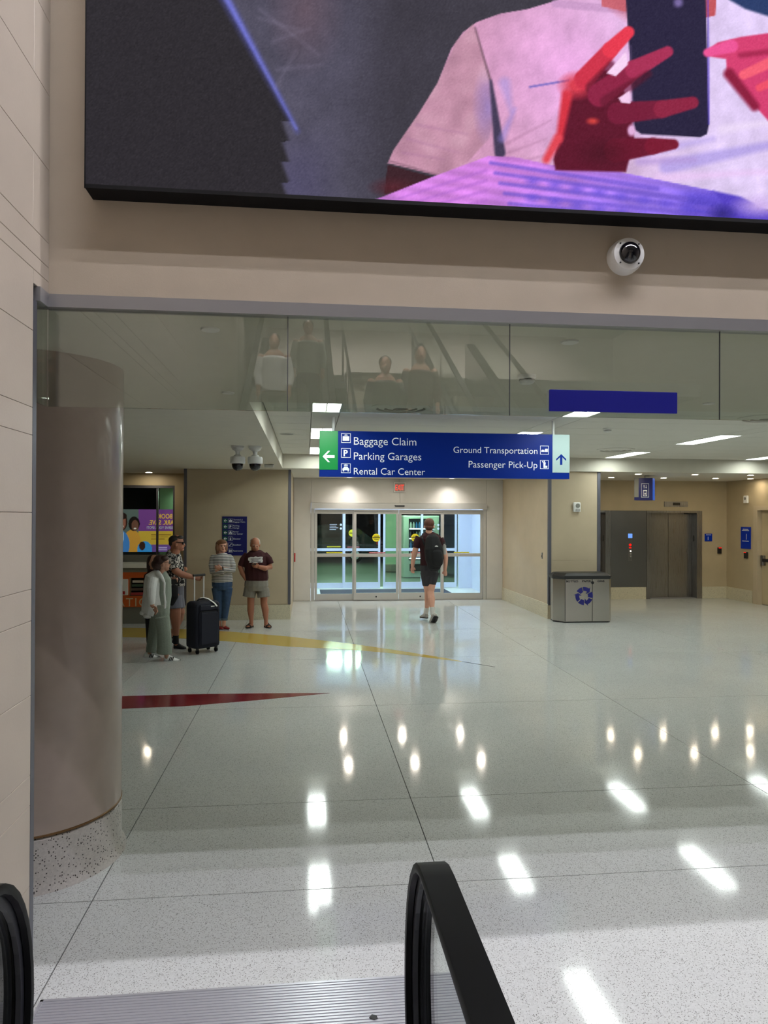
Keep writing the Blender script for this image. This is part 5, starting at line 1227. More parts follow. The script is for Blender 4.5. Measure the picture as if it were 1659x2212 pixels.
for nm, hx, tx, y, dy in (('shoe', 455, 722, 2082, -.04), ('shoe', 150, 410, 2040, .20)):
    sh = MB(); F.shoe(sh, (hx, y, dy), (tx, y, dy), 52, 124); so_ = F.part(sh, nm, 'shoe_white', .006, 1)
    for q in range(3):
        xx = hx + (tx - hx) * (.30 + .09 * q); st_ = MB(); F.chain(st_, [(xx, y - 28, dy - .042, 7), (xx + 22, y - 86, dy - .036, 7)], n=6); st_.obj('shoe_stripe', 'black_cloth', F.root).parent = so_
br = MB(); F.chain(br, [(247, 1240, -.22, 8), (278, 1252, -.235, 8), (303, 1240, -.22, 8)], n=6); F.plain(br, 'bracelet', 'white_plastic')
F2 = Fig(290, 1140, 7.135, 9.80, 625, 'x', 'wallet'); F2.root['label'] = 'black wallet held by the woman in the white cardigan'; F2.root['category'] = 'wallet'
w_ = MB(); c0 = F2.V(628, 832, .13); w_.bbox(c0.x - .058, c0.x + .058, c0.y - .012, c0.y + .012, c0.z - .034, c0.z + .034, .004); w_.obj('case', 'black_plastic', F2.root)
F2.root.rotation_euler = (0, 0, 0)

# ---------------------------------------------------------------- person mostly hidden behind her
F = Fig(290, 1140, 7.135, 10.75, 270, 'person with long brown hair mostly hidden behind the woman in the cardigan')
b = MB(); F.ball(b, 300, 520, 0, 78, 105, 90); F.chain(b, [(290, 600, 0, 45), (290, 700, 0, 45)]); F.chain(b, [(290, 690, 0, 50), (290, 820, 0, 70), (290, 950, 0, 75), (290, 1200, 0, 75)], .6, caps=False)
for sx in (-1, 1): F.chain(b, [(290 + sx * 90, 740, .0, 40), (290 + sx * 105, 950, 0, 36), (290 + sx * 80, 1130, -.08, 26)]); F.hand(b, (290 + sx * 80, 1130, -.08), (290 + sx * 75, 1220, -.1), (290 + sx * 40, 1150, -.1), .9)
for sx in (-1, 1): F.chain(b, [(290 + sx * 30, 1190, 0, 60), (290 + sx * 45, 1520, 0, 45), (290 + sx * 45, 1800, 0, 36), (290 + sx * 45, 1860, 0, 36)])
F.part(b, 'body', 'skin_c', .007, 1)
h = MB(); F.ball(h, 290, 500, .02, 90, 90, 100); F.chain(h, [(250, 520, .03, 60), (235, 620, .04, 45), (228, 650, .05, 30)]); F.part(h, 'hair', 'hair_brown', .007, 1)
t_ = MB(); F.chain(t_, [(290, 715, 0, 100), (290, 900, 0, 112), (290, 1150, 0, 118)], .75); [F.chain(t_, [(290 + sx * 90, 750, 0, 52), (290 + sx * 105, 950, 0, 48)]) for sx in (-1, 1)]; F.part(t_, 'jacket', 'maroon_dark', .009)
p_ = MB(); F.chain(p_, [(290, 1150, 0, 112), (290, 1270, 0, 118)], .75); [F.chain(p_, [(290 + sx * 48, 1270, 0, 80), (290 + sx * 46, 1780, 0, 52)], caps=False) for sx in (-1, 1)]; F.part(p_, 'trousers', 'black_cloth', .009)
for sx in (-1, 1): sh = MB(); F.shoe(sh, (290 + sx * 46 - 20, 1868, .05), (290 + sx * 46 + 150, 1868, -.03), 40, 80); F.part(sh, 'shoe', 'shoe_black', .007, 1)

# ---------------------------------------------------------------- man in the patterned shirt (walking right, pushing the suitcase)
F = Fig(290, 1140, 7.135, 10.62, 640, 'person in a black and white patterned shirt and shorts pushing a suitcase')
b = MB()
F.ball(b, 655, 235, 0, 105, 128, 108); F.ball(b, 700, 285, 0, 66, 70, 72); F.chain(b, [(755, 240, 0, 15), (772, 272, 0, 18), (764, 284, 0, 14)]); F.ball(b, 735, 335, 0, 32, 26, 40); F.ball(b, 640, 260, -.105, 20, 32, 12)
F.chain(b, [(640, 310, 0, 76), (618, 410, 0, 80)]); F.chain(b, [(612, 400, 0, 60), (612, 520, 0, 95), (625, 650, 0, 105), (632, 900, 0, 100), (638, 1050, 0, 90)], .7, caps=False)
F.chain(b, [(575, 500, -.16, 55), (635, 660, -.2, 60), (720, 715, -.19, 52), (830, 745, -.17, 44), (915, 765, -.14, 34)]); F.hand(b, (915, 765, -.14), (1030, 792, -.12), (950, 730, -.11), 1.02, .5)
F.chain(b, [(650, 480, .2, 62), (720, 660, .22, 52), (780, 640, .22, 40)])
F.chain(b, [(635, 1040, -.05, 75), (625, 1130, -.08, 80), (640, 1300, -.09, 82), (635, 1360, -.09, 80), (640, 1480, -.08, 68), (645, 1600, -.07, 48), (640, 1700, -.06, 38), (645, 1790, -.06, 36)])
F.chain(b, [(645, 1040, .05, 75), (665, 1130, .1, 75), (716, 1300, .12, 66), (700, 1400, .22, 60), (610, 1600, .38, 46), (540, 1700, .5, 36)])
F.part(b, 'body', 'skin_b', .006, 1)
h = MB(); F.ball(h, 632, 190, .0, 104, 80, 106); F.ball(h, 598, 240, 0, 66, 62, 90); F.ball(h, 705, 150, 0, 52, 34, 84); F.part(h, 'hair', 'hair_dark', .007, 1)
g_ = MB(); F.chain(g_, [(645, 222, -.105, 5), (720, 225, -.09, 5), (768, 226, -.05, 5)], n=6); F.ball(g_, 752, 240, -.055, 14, 24, 26); F.plain(g_, 'glasses', 'lens_dark')
e_ = MB(); F.ball(e_, 752, 315, -.03, 12, 5, 16); F.plain(e_, 'mouth', 'lips')
t_ = MB(); F.chain(t_, [(610, 345, .02, 84), (602, 395, .02, 112), (600, 480, 0, 128), (618, 640, 0, 150), (628, 800, 0, 152), (640, 910, 0, 138)], .85, caps=False)
F.chain(t_, [(560, 440, -.14, 85), (590, 540, -.19, 84), (622, 635, -.2, 76)], caps=False); F.chain(t_, [(650, 460, .16, 80), (700, 600, .21, 70)])
F.part(t_, 'shirt', 'print_shirt', .008)
p_ = MB(); F.chain(p_, [(640, 890, 0, 125), (640, 1080, 0, 126)], .85, caps=False); F.chain(p_, [(625, 1050, -.08, 110), (640, 1240, -.09, 104)], caps=False); F.chain(p_, [(665, 1050, .1, 100), (705, 1240, .12, 84)], caps=False); F.part(p_, 'shorts', 'shorts_blue', .008)
k_ = MB(); F.chain(k_, [(640, 1655, -.065, 46), (645, 1790, -.06, 44)], caps=False); F.part(k_, 'sock', 'black_cloth', .007, 1)
k_ = MB(); F.chain(k_, [(575, 1660, .44, 44), (530, 1730, .5, 42)], caps=False); F.part(k_, 'sock', 'black_cloth', .007, 1)
sh = MB(); F.shoe(sh, (605, 1880, -.05), (805, 1880, -.05), 44, 118); F.part(sh, 'shoe', 'shoe_black', .006, 1)
sh = MB(); F.shoe(sh, (600, 1882, -.05), (812, 1882, -.05), 47, 26); F.part(sh, 'shoe_sole', 'shoe_white', .006, 0)
sh = MB(); F.shoe(sh, (480, 1766, .5), (650, 1800, .46), 44, 110); F.part(sh, 'shoe', 'shoe_black', .006, 1)
F3 = Fig(290, 1140, 7.135, 10.62, 600, 'x', 'shoulder_bag'); F3.root['label'] = 'black shoulder bag at the hip of the person in the patterned shirt'; F3.root['category'] = 'bag'
w_ = MB(); F3.chain(w_, [(615, 930, -.20, 60), (605, 1060, -.21, 72), (575, 1160, -.2, 45)], .5); F3.part(w_, 'pouch', 'black_cloth', .007)
w_ = MB(); F3.chain(w_, [(610, 930, -.2, 8), (590, 700, -.155, 8), (570, 480, -.145, 8)], n=6); F3.plain(w_, 'strap', 'black_cloth')

# ---------------------------------------------------------------- suitcase
F = Fig(290, 1140, 7.135, 10.30, 1065, 'x', 'suitcase'); F.root['label'] = 'large dark navy soft suitcase with raised handle and white tag'; F.root['category'] = 'suitcase'
sx, sy = F.root.location[0], F.root.location[1]
ca, sa = math.cos(math.radians(40)), math.sin(math.radians(40))
def sc_pts(vs): return [(sx + x * ca - y * sa, sy + x * sa + y * ca, z) for x, y, z in vs]
def sbox(x0, x1, y0, y1, z0, z1, c=.02):
    m_ = MB().bbox(x0, x1, y0, y1, z0, z1, c); m_.v = sc_pts(m_.v); return m_
cs = MB(); W_, D_ = .20, .145
out = []
for z, e in ((.075, .03), (.095, .004), (.12, 0), (.66, 0), (.70, .006), (.725, .03), (.73, .07)):
    r_ = .05; pts = []
    for cx_, cy_, a0 in ((W_ - r_ - e, D_ - r_ - e, 0), (-W_ + r_ + e, D_ - r_ - e, 90), (-W_ + r_ + e, -D_ + r_ + e, 180), (W_ - r_ - e, -D_ + r_ + e, 270)):
        for q in range(5): t = math.radians(a0 + 22.5 * q); pts.append((cx_ + r_ * math.cos(t), cy_ + r_ * math.sin(t), z))
    out.append(pts)
cs.rings(out); cs.v = sc_pts(cs.v); cs.obj('shell', 'navy_cloth', F.root, True)
sbox(-.16, .16, -D_ - .035, -D_ + .01, .13, .60, .03).obj('front_pocket', 'navy_cloth', F.root)
sbox(-.16, .16, -D_ - .025, -D_ + .01, .615, .69, .02).obj('front_pocket', 'navy_cloth', F.root)
for z in (.135, .595): sbox(-.155, .155, -D_ - .038, -D_ - .034, z, z + .006, .001).obj('zip', 'black_cloth', F.root)
for x_, y_ in ((-.15, -.10), (.15, -.10), (-.15, .10), (.15, .10)):
    c = sc_pts([(x_, y_, 0)])[0]; ax_ = Vector((-sa, ca, 0))
    wh = MB(); wh.cyl(Vector((c[0], c[1], .034)) - Vector((ca, sa, 0)) * .012, Vector((c[0], c[1], .034)) + Vector((ca, sa, 0)) * .012, .032, n=16); wo = wh.obj('wheel', 'rubber', F.root)
    MB().cyl((c[0], c[1], .05), (c[0], c[1], .10), .022, n=10).obj('caster_fork', 'black_plastic', F.root).parent = wo
for x_ in (-.075, .075):
    p0 = sc_pts([(x_, .11, .70)])[0]; p1 = sc_pts([(x_, .11, 1.075)])[0]; MB().cyl(p0, p1, .0095, n=10).obj('handle_tube', 'white_plastic', F.root)
g0, g1 = sc_pts([(-.095, .11, 1.085), (.095, .11, 1.085)]); MB().cyl(g0, g1, .018, n=12).obj('handle_grip', 'black_plastic', F.root)
hh = MB(); loft(hh, [Vector(p) for p in sc_pts([(-.10, 0, .725), (-.07, 0, .755), (.07, 0, .755), (.10, 0, .725)])], [.012] * 4, 1, 8); hh.obj('carry_handle', 'black_cloth', F.root, True)
tg = MB(); P_ = sc_pts([(-.06, -.01, .77), (-.02, -.03, .775), (.02, -.09, .76), (.07, -.175, .70), (.09, -.19, .66)]); Q_ = sc_pts([(-.03, .015, .775), (.01, -.005, .78), (.05, -.07, .765), (.10, -.16, .70), (.12, -.185, .66)])
tg.add(P_ + Q_ + [(x, y, z - .003) for x, y, z in P_ + Q_], [(i, i + 1, 6 + i, 5 + i) for i in range(4)] + [(10 + i, 15 + i, 16 + i, 11 + i) for i in range(4)] + [(i, 10 + i, 11 + i, i + 1) for i in range(4)] + [(5 + i, 6 + i, 16 + i, 15 + i) for i in range(4)] + [(0, 5, 15, 10), (4, 14, 19, 9)]); tg.obj('luggage_tag', 'paper', F.root)
lg = sc_pts([(.02, -D_ - .0265, .655), (.08, -D_ - .0265, .655), (.08, -D_ - .0265, .667), (.02, -D_ - .0265, .667)]); MB().add(lg, [(0, 1, 2, 3)]).obj('badge', 'white_plastic', F.root)

# ---------------------------------------------------------------- woman in stripes (standing, arms crossed)
F = Fig(430, 1100, 7.9, 12.36, 400, 'person in a striped top and jeans standing with crossed arms before the directory')
b = MB()
F.ball(b, 405, 640, 0, 76, 108, 90); F.ball(b, 412, 700, -.03, 52, 40, 60); F.chain(b, [(416, 640, -.085, 9), (418, 668, -.10, 13)]); F.chain(b, [(385, 720, 0, 50), (372, 800, .01, 58)]); F.chain(b, [(320, 795, -.02, 40), (430, 785, -.02, 38)])
F.chain(b, [(380, 780, 0, 60), (385, 900, 0, 110), (390, 1000, 0, 110), (395, 1230, 0, 110)], .55, caps=False)
F.chain(b, [(240, 880, 0, 40), (235, 1060, -.03, 46), (310, 1075, -.16, 40), (400, 1050, -.19, 34)]); F.chain(b, [(530, 880, 0, 40), (570, 1030, -.03, 46), (480, 1030, -.15, 38), (390, 1010, -.20, 30)]); F.hand(b, (385, 1008, -.2), (280, 990, -.19), (350, 950, -.2), .95, .3)
F.chain(b, [(370, 1220, 0, 70), (325, 1350, 0, 60), (325, 1600, 0, 48), (345, 1880, .02, 34), (345, 1990, .02, 34)]); F.chain(b, [(410, 1220, 0, 70), (465, 1350, 0, 60), (455, 1600, -.01, 46), (428, 1880, 0, 33), (420, 1990, 0, 33)])
F.part(b, 'body', 'skin_d', .006, 1)
h = MB(); F.ball(h, 385, 600, .035, 104, 86, 92); F.ball(h, 315, 660, 0, 40, 78, 80); F.ball(h, 462, 660, .0, 28, 74, 70); F.ball(h, 330, 730, .03, 46, 50, 70); F.ball(h, 390, 560, -.03, 82, 40, 70); F.part(h, 'hair', 'hair_light', .006, 1)
for x in (384, 436): e_ = MB(); F.ball(e_, x, 636, -.088, 9, 6, 6); F.plain(e_, 'eye', 'eye'); e_ = MB(); F.chain(e_, [(x - 14, 620, -.088, 4), (x + 14, 620, -.088, 4)], n=6); F.plain(e_, 'eyebrow', 'brow')
e_ = MB(); F.ball(e_, 414, 690, -.093, 18, 6, 8); F.plain(e_, 'mouth', 'lips')
t_ = MB(); F.chain(t_, [(378, 765, .01, 92), (382, 800, .0, 150), (385, 840, 0, 172), (388, 930, 0, 172), (390, 1080, 0, 172), (395, 1240, 0, 182)], .72, caps=False)
F.chain(t_, [(250, 835, 0, 66), (218, 960, -.02, 56), (232, 1070, -.05, 52), (300, 1090, -.15, 46), (395, 1068, -.20, 40)]); F.chain(t_, [(520, 835, 0, 66), (580, 960, -.02, 54), (578, 1040, -.05, 50), (500, 1045, -.15, 44), (430, 1030, -.20, 38)]); F.part(t_, 'striped_top', 'striped_knit', .007)
w_ = MB(); F.chain(w_, [(405, 985, -.21, 12), (410, 1030, -.23, 12)], 1.4); F.plain(w_, 'watch', 'black_plastic')
p_ = MB(); F.chain(p_, [(395, 1215, 0, 172), (395, 1300, 0, 174), (395, 1375, 0, 140)], .74, caps=False); F.chain(p_, [(308, 1340, 0, 96), (325, 1550, 0, 78), (335, 1700, 0, 68), (345, 1870, .02, 58)], .95, caps=False); F.chain(p_, [(484, 1340, 0, 92), (474, 1500, -.01, 76), (452, 1700, -.01, 64), (430, 1862, 0, 56)], .95, caps=False); F.part(p_, 'jeans', 'jeans', .008)
for x in (430, 346): k_ = MB(); F.chain(k_, [(x, 1858, 0, 60), (x - 2, 1895, 0, 60)], caps=False); F.part(k_, 'cuff', 'jeans_cuff', .007, 1)
for x, y in ((405, 2046), (300, 2046)): sh = MB(); F.shoe(sh, (x - 10, y, .08), (x + 105, y, -.10), 40, 66); F.part(sh, 'shoe', 'shoe_red', .006, 1)

# ---------------------------------------------------------------- man in the maroon T-shirt (standing, looking at his phone)
F = Fig(430, 1100, 7.9, 12.48, 975, 'person in a maroon T-shirt and grey shorts looking down at a phone')
b = MB()
F.ball(b, 955, 590, 0, 80, 106, 98); F.ball(b, 960, 660, -.055, 58, 66, 56); F.chain(b, [(962, 620, -.105, 10), (964, 662, -.125, 15)]); F.ball(b, 880, 615, 0, 12, 26, 20); F.ball(b, 1034, 615, 0, 12, 26, 20)
F.chain(b, [(955, 660, .02, 66), (960, 745, .02, 72)]); F.chain(b, [(962, 730, 0, 70), (965, 860, 0, 120), (970, 1000, 0, 130), (985, 1220, 0, 120)], .6, caps=False)
F.chain(b, [(770, 840, .0, 48), (705, 975, .02, 50), (740, 1090, .0, 44), (805, 1195, -.03, 34)]); F.hand(b, (800, 1190, -.03), (850, 1260, -.04), (840, 1180, -.05), 1, .3)
F.chain(b, [(1165, 840, 0, 48), (1205, 990, -.02, 54), (1120, 1010, -.16, 46), (1030, 985, -.22, 34)]); F.hand(b, (1030, 985, -.22), (915, 960, -.25), (990, 930, -.24), 1.02, .45)
for kx, cx_, ax_, dd in ((885, 882, 892, 0), (1108, 1132, 1142, 0)):
    F.chain(b, [(kx + (60 if kx < 1000 else -60), 1230, 0, 70), (kx + (10 if kx < 1000 else -10), 1400, 0, 66), (kx, 1530, 0, 62), (kx - 2, 1610, -.01, 58), (cx_, 1720, .02, 60), (cx_ + 4, 1810, .01, 46), (ax_, 1895, 0, 34), (ax_, 1975, 0, 34)])
    F.shoe(b, (ax_ + 2, 2008, .09), (ax_ - (70 if kx < 1000 else -60), 2014, -.14), 36, 56)
F.part(b, 'body', 'skin_b', .006, 1)
h = MB(); F.ball(h, 955, 545, .04, 84, 66, 84); F.ball(h, 884, 580, .02, 18, 44, 60); F.ball(h, 1028, 580, .02, 16, 44, 60); F.part(h, 'hair', 'hair_grey', .006, 1)
for x in (930, 992): e_ = MB(); F.chain(e_, [(x - 14, 636, -.108, 4), (x + 14, 638, -.108, 4)], n=6); F.plain(e_, 'eyelid', 'brow'); e_ = MB(); F.chain(e_, [(x - 17, 612, -.102, 5), (x + 17, 612, -.102, 5)], n=6); F.plain(e_, 'eyebrow', 'hair_grey')
e_ = MB(); F.ball(e_, 963, 690, -.108, 20, 5, 8); F.plain(e_, 'mouth', 'lips')
t_ = MB(); F.chain(t_, [(960, 700, .02, 92), (962, 730, .02, 130), (964, 765, .01, 175), (966, 810, 0, 195), (970, 900, 0, 196), (975, 1050, 0, 196), (985, 1180, 0, 200), (985, 1250, 0, 176)], .78, caps=False)
F.chain(t_, [(830, 775, 0, 66), (755, 870, .01, 66), (718, 965, .02, 60)]  , caps=False); F.chain(t_, [(1105, 775, 0, 66), (1185, 860, -.01, 68), (1218, 935, -.02, 62)], caps=False); F.part(t_, 't_shirt', 'maroon', .007)
pr_ = MB(); pts_ = [(838, 830), (880, 815), (930, 820), (965, 804), (1000, 818), (1050, 810), (1088, 815), (1080, 850), (1090, 880), (1078, 912), (1020, 905), (965, 922), (910, 908), (858, 915), (862, 890), (836, 870)]
c_ = [F.V(x, y, -.178 + .00000009 * abs(x - 965) ** 2.6) for x, y in pts_]; d_ = [p + Vector((0, .012, 0)) for p in c_]
pr_.rings([[tuple(p) for p in d_], [tuple(p) for p in c_]]); F.plain(pr_, 'chest_print', 'cloth_white', smooth=False)
for y_, x0_, x1_ in ((850, 885, 1045), (872, 900, 1010), (894, 890, 1050)): l_ = MB(); F.chain(l_, [(x0_, y_, -.1765, 4), (x1_, y_ - 6, -.1765, 4)], n=6); F.plain(l_, 'print_line', 'maroon_dark')
p_ = MB(); F.chain(p_, [(980, 1210, 0, 194), (978, 1300, 0, 204), (976, 1385, 0, 180)], .8, caps=False); F.chain(p_, [(878, 1350, 0, 106), (850, 1500, -.01, 108)], 1, caps=False); F.chain(p_, [(1088, 1350, 0, 106), (1104, 1500, -.01, 110)], 1, caps=False); F.part(p_, 'shorts', 'shorts_grey', .008)
for ax_, tx_ in ((892, 822), (1142, 1202)):
    sh = MB(); F.shoe(sh, (ax_ + 3, 2020, .105), (tx_ - (6 if tx_ < 1000 else -6), 2028, -.165), 44, 22); so_ = F.part(sh, 'sandal_sole', 'sandal', .006, 0)
    for f, zz_ in ((.22, 72), (.72, 40)):
        A_ = F.V(ax_ + 3, 2020, .105); B_ = F.V(tx_, 2028, -.165); c = A_ + (B_ - A_) * f; T = (B_ - A_).normalized(); S_ = T.cross(Vector((0, 0, 1))).normalized(); r_ = .044
        st_ = MB(); loft(st_, [c + S_ * r_ * math.cos(t) + Vector((0, 0, .012 + zz_ * F.k * math.sin(t))) for t in [math.pi * q / 8 for q in range(9)]], [.011] * 9, .6, 8, True, T); st_.obj('sandal_strap', 'sandal', F.root, True)
F4 = Fig(430, 1100, 7.9, 12.48, 955, 'x', 'phone'); F4.root['label'] = 'dark phone held by the person in the maroon T-shirt'; F4.root['category'] = 'phone'
c0 = F4.V(948, 938, -.28); w_ = MB(); w_.bbox(c0.x - .055, c0.x + .03, c0.y - .045, c0.y + .045, c0.z - .005, c0.z + .005, .003); w_.obj('case', 'black_plastic', F4.root)

# ---------------------------------------------------------------- boy with the backpack (walking away)
F = Fig(860, 1100, 8.193, 12.96, 560, 'person in a dark T-shirt and shorts walking away towards the doors')
b = MB()
F.ball(b, 550, 280, 0, 84, 116, 100); F.ball(b, 552, 330, .03, 62, 60, 70); F.chain(b, [(545, 370, -.01, 56), (545, 430, -.01, 62)]); F.ball(b, 466, 310, .02, 10, 26, 22); F.ball(b, 636, 310, .02, 10, 26, 22)
F.chain(b, [(548, 420, 0, 60), (560, 560, 0, 120), (570, 700, 0, 130), (560, 1000, 0, 120)], .55, caps=False)
F.chain(b, [(345, 560, 0, 48), (305, 720, .0, 52), (282, 820, .02, 46), (262, 930, .05, 38), (256, 1010, .06, 30)]); F.hand(b, (256, 1010, .06), (252, 1120, .09), (290, 1060, .08), 1.02, .5)
F.chain(b, [(765, 600, 0, 46), (815, 740, -.03, 50), (842, 860, -.04, 44), (838, 990, -.03, 36), (830, 1070, -.02, 30)]); F.hand(b, (830, 1075, -.02), (838, 1200, .0), (800, 1130, .0), 1.02, .5)
F.chain(b, [(530, 1000, .01, 80), (505, 1150, .03, 78), (520, 1350, .05, 78), (528, 1460, .05, 62), (530, 1560, .05, 64), (520, 1660, .06, 50), (505, 1760, .08, 36), (490, 1850, .08, 34)])
F.chain(b, [(590, 1000, 0, 80), (630, 1150, -.0, 74), (590, 1350, -.0, 72), (575, 1470, -.05, 60), (590, 1590, -.16, 64), (598, 1700, -.22, 46), (605, 1790, -.26, 36), (615, 1880, -.28, 34)])
F.part(b, 'body', 'skin_d', .006, 1)
h = MB(); F.ball(h, 550, 250, -.01, 92, 96, 106); F.ball(h, 550, 320, -.04, 78, 62, 70); F.part(h, 'hair', 'hair_red', .006, 1)
t_ = MB(); F.chain(t_, [(548, 400, 0, 72), (549, 425, 0, 105), (552, 455, 0, 160), (558, 510, 0, 205), (572, 620, 0, 198), (575, 800, 0, 186), (560, 1020, 0, 172)], .66, caps=False)
F.chain(t_, [(375, 490, 0, 66), (335, 580, .0, 66), (318, 685, .0, 58)], caps=False); F.chain(t_, [(740, 520, 0, 66), (780, 600, -.01, 64), (800, 690, -.02, 56)], caps=False); F.part(t_, 't_shirt', 'maroon_dark', .007)
p_ = MB(); F.chain(p_, [(555, 985, 0, 168), (555, 1080, 0, 168), (556, 1180, 0, 130)], .7, caps=False); F.chain(p_, [(500, 1110, .03, 112), (522, 1345, .05, 92)], caps=False); F.chain(p_, [(630, 1110, 0, 106), (590, 1325, 0, 80)], caps=False); F.part(p_, 'shorts', 'shorts_dark', .008)
for pts in (((512, 1730, .08, 42), (490, 1850, .08, 40)), ((600, 1735, -.24, 42), (616, 1880, -.28, 40))): k_ = MB(); F.chain(k_, list(pts), caps=False); F.part(k_, 'sock', 'sock_white', .007, 1)
sh = MB(); F.shoe(sh, (510, 1936, .04), (400, 1918, .24), 52, 100); F.part(sh, 'shoe', 'shoe_grey', .006, 1)
sh = MB(); F.shoe(sh, (512, 1938, .035), (396, 1919, .245), 55, 26); F.part(sh, 'shoe_sole', 'shoe_black', .006, 0)
sh = MB(); A_ = F.V(650, 1930, -.36); 
F.chain(sh, [(600, 1990, -.10, 50), (625, 1940, -.22, 56), (645, 1880, -.32, 52)], .8); F.part(sh, 'shoe', 'shoe_grey', .006, 1)
sh = MB(); F.chain(sh, [(612, 2010, -.12, 46), (640, 1975, -.25, 50), (668, 1915, -.35, 46)], .35); F.part(sh, 'shoe_sole', 'shoe_black', .006, 0)
F5 = Fig(860, 1100, 8.193, 12.96, 640, 'x', 'backpack'); F5.root['label'] = 'black backpack worn by the person walking to the doors'; F5.root['category'] = 'backpack'
w_ = MB(); F5.chain(w_, [(610, 560, -.23, 130), (625, 700, -.25, 165), (645, 880, -.25, 168), (640, 980, -.23, 130)], .62); F5.part(w_, 'main_pack', 'black_cloth', .008)
w_ = MB(); F5.chain(w_, [(690, 800, -.35, 95), (700, 930, -.34, 100)], .45); F5.part(w_, 'front_pocket', 'black_cloth', .008)
for pts in (((470, 640, -.13, 20), (430, 520, -.09, 22), (440, 440, -.01, 22)), ((740, 640, -.13, 20), (700, 500, -.1, 22), (660, 440, -.02, 22))): w_ = MB(); F5.chain(w_, list(pts), .5); F5.part(w_, 'strap', 'black_cloth', .007)
w_ = MB(); c0 = F5.V(680, 655, -.36); w_.plate([(c0.x - .03, c0.z - .012), (c0.x + .03, c0.z - .012), (c0.x + .026, c0.z + .006), (c0.x, c0.z + .014), (c0.x - .026, c0.z + .006)], c0.y - .004, c0.y + .03); w_.obj('badge', 'white_plastic', F5.root)
w_ = MB(); p0 = F5.V(820, 800, -.22); p1 = F5.V(818, 640, -.22); w_.cyl(p0, p1, .034, n=16); w_.cyl(p1, p1 + Vector((0, 0, .03)), .02, n=12)
F6 = Fig(860, 1100, 8.193, 12.96, 790, 'x', 'water_bottle'); F6.root['label'] = 'pale water bottle in the side pocket of the black backpack'; F6.root['category'] = 'bottle'
w_.obj('flask', 'shoe_grey', F6.root, True); w2 = MB(); w2.cyl(p1 + Vector((0, 0, .03)), p1 + Vector((0, 0, .055)), .022, n=12); w2.obj('cap', 'black_plastic', F6.root)


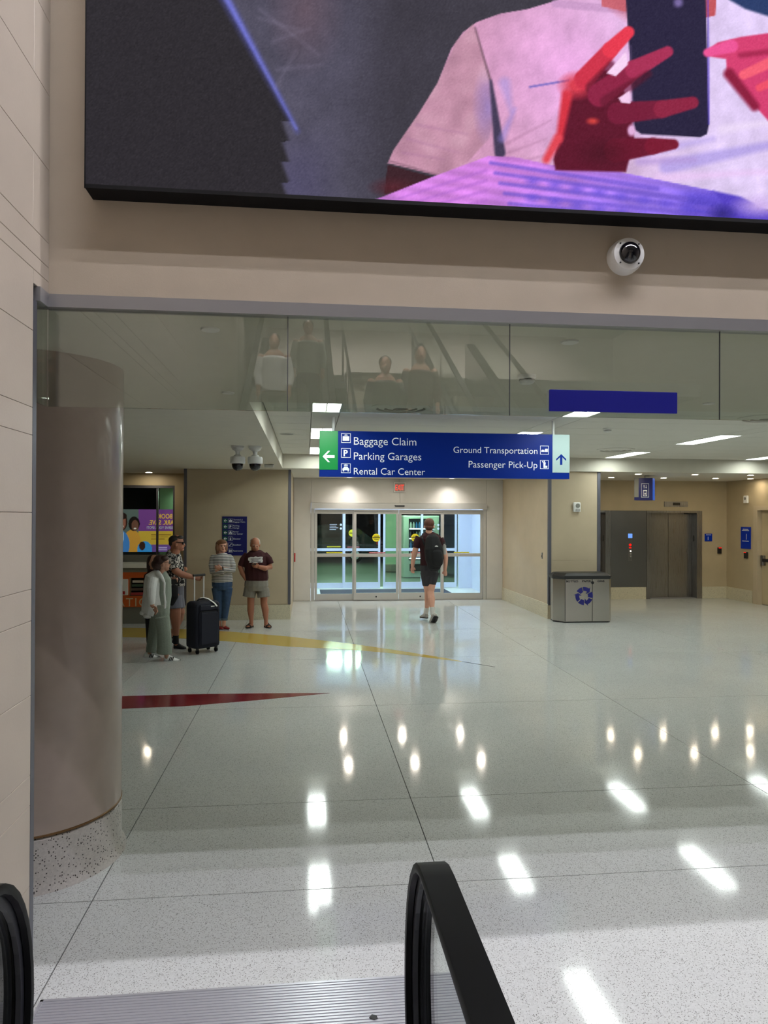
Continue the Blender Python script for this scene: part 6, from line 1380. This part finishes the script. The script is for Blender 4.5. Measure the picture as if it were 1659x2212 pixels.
# ---------------------------------------------------------------- people on the escalator behind the viewer, mirrored in the hanging glass
def rider(x, y, z, label, top, bottom, hair, skin='skin_c', h=1.72):
    root = thing('person', (x, y, z), label, 'person'); k = h / 1.72
    def V3(a, b_, c): return Vector((x + a * k, y + b_ * k, z + c * k))
    class R_(Fig):
        def __init__(s): s.root = root; s.k = k
    f = R_(); b = MB()
    b.sphere(V3(0, 0, 1.61), .078 * k, .095 * k, .115 * k, 16, 12); b.sphere(V3(0, .06, 1.55), .05 * k, .05 * k, .06 * k); loft(b, [V3(0, .09, 1.60), V3(0, .108, 1.575)], [.011, .015], 1, 8); loft(b, [V3(0, 0, 1.53), V3(0, 0, 1.42)], [.055, .06]); loft(b, [V3(0, 0, 1.36), V3(0, 0, 1.0)], [.15, .14], .65)
    for sx in (-1, 1):
        loft(b, [V3(.19 * sx, 0, 1.38), V3(.24 * sx, 0, 1.12), V3(.22 * sx, .08, .9)], [.05, .043, .03])
        W_ = V3(.22 * sx, .08, .9); T = Vector((0, .3, -1)).normalized()
        loft(b, [W_, W_ + T * .08], [.025, .035], .5)
        for q in range(4): loft(b, [W_ + T * .08 + Vector((0, .02 * (q - 1.5), 0)), W_ + T * .165 + Vector((0, .02 * (q - 1.5), 0))], [.009, .008], 1, 8)
        loft(b, [W_ + T * .03, W_ + T * .07 + Vector((0, .05, 0))], [.012, .009], 1, 8)
        loft(b, [V3(.09 * sx, 0, .9), V3(.1 * sx, 0, .5), V3(.1 * sx, 0, .1)], [.085, .058, .04])
    f.part(b, 'body', skin, .008, 1, floor_clip=False)
    hm = MB(); hm.sphere(V3(0, -.02, 1.645), .088 * k, .1 * k, .09 * k); f.part(hm, 'hair', hair, .008, 1, floor_clip=False)
    t_ = MB(); loft(t_, [V3(0, 0, 1.42), V3(0, 0, 1.36), V3(0, 0, 1.1), V3(0, 0, .88)], [.09, .19, .18, .185], .65, 16, False)
    for sx in (-1, 1): loft(t_, [V3(.18 * sx, 0, 1.37), V3(.235 * sx, 0, 1.12), V3(.225 * sx, .06, .95)], [.065, .06, .045], 1, 14, False)
    f.part(t_, 'shirt', top, .009, floor_clip=False)
    p_ = MB(); loft(p_, [V3(0, 0, .95), V3(0, 0, .82)], [.17, .175], .68)
    for sx in (-1, 1): loft(p_, [V3(.088 * sx, 0, .84), V3(.1 * sx, 0, .08)], [.095, .06], 1, 14, False)
    f.part(p_, 'trousers', bottom, .009, floor_clip=False)
    for sx in (-1, 1):
        s_ = MB(); loft(s_, [V3(.1 * sx, -.06, .045), V3(.1 * sx, .05, .045), V3(.1 * sx, .15, .035)], [.045, .045, .035], .95); f.part(s_, 'shoe', 'shoe_black', .008, 1, floor_clip=False)
def on_esc(y): return .02 + .202 * math.floor((.8 - y) / .35) + .005
def on_stair(y): return .18 * (math.floor((.6 - y) / .32) + 1) + .004
rider(-.47, -4.27, on_esc(-4.27), 'person in a white shirt on the escalator, mirrored in the hanging glass', 'cloth_white', 'shorts_dark', 'hair_dark')
rider(.02, -4.97, on_esc(-4.97), 'person in a sage shirt higher up the escalator, mirrored in the hanging glass', 'cloth_sage', 'shorts_dark', 'hair_brown')
rider(1.05, -3.4, on_stair(-3.4), 'person in black on the stair, mirrored in the hanging glass, left of the pair', 'black_cloth', 'black_cloth', 'hair_dark', h=1.75)
rider(1.58, -3.72, on_stair(-3.72), 'person in dark brown on the stair, mirrored in the hanging glass, right of the pair', 'maroon_dark', 'black_cloth', 'hair_dark', h=1.8)

# faint glow of signs and the picture need not be sampled as lamps
LAMPS = ('troffer_light', 'void_light', 'void_light_front', 'lobby_light', 'vest_light', 'entry_light', 'outside_light', 'shelf_light')
for m_ in bpy.data.materials:
    if m_.name not in LAMPS: m_.cycles.emission_sampling = 'NONE'
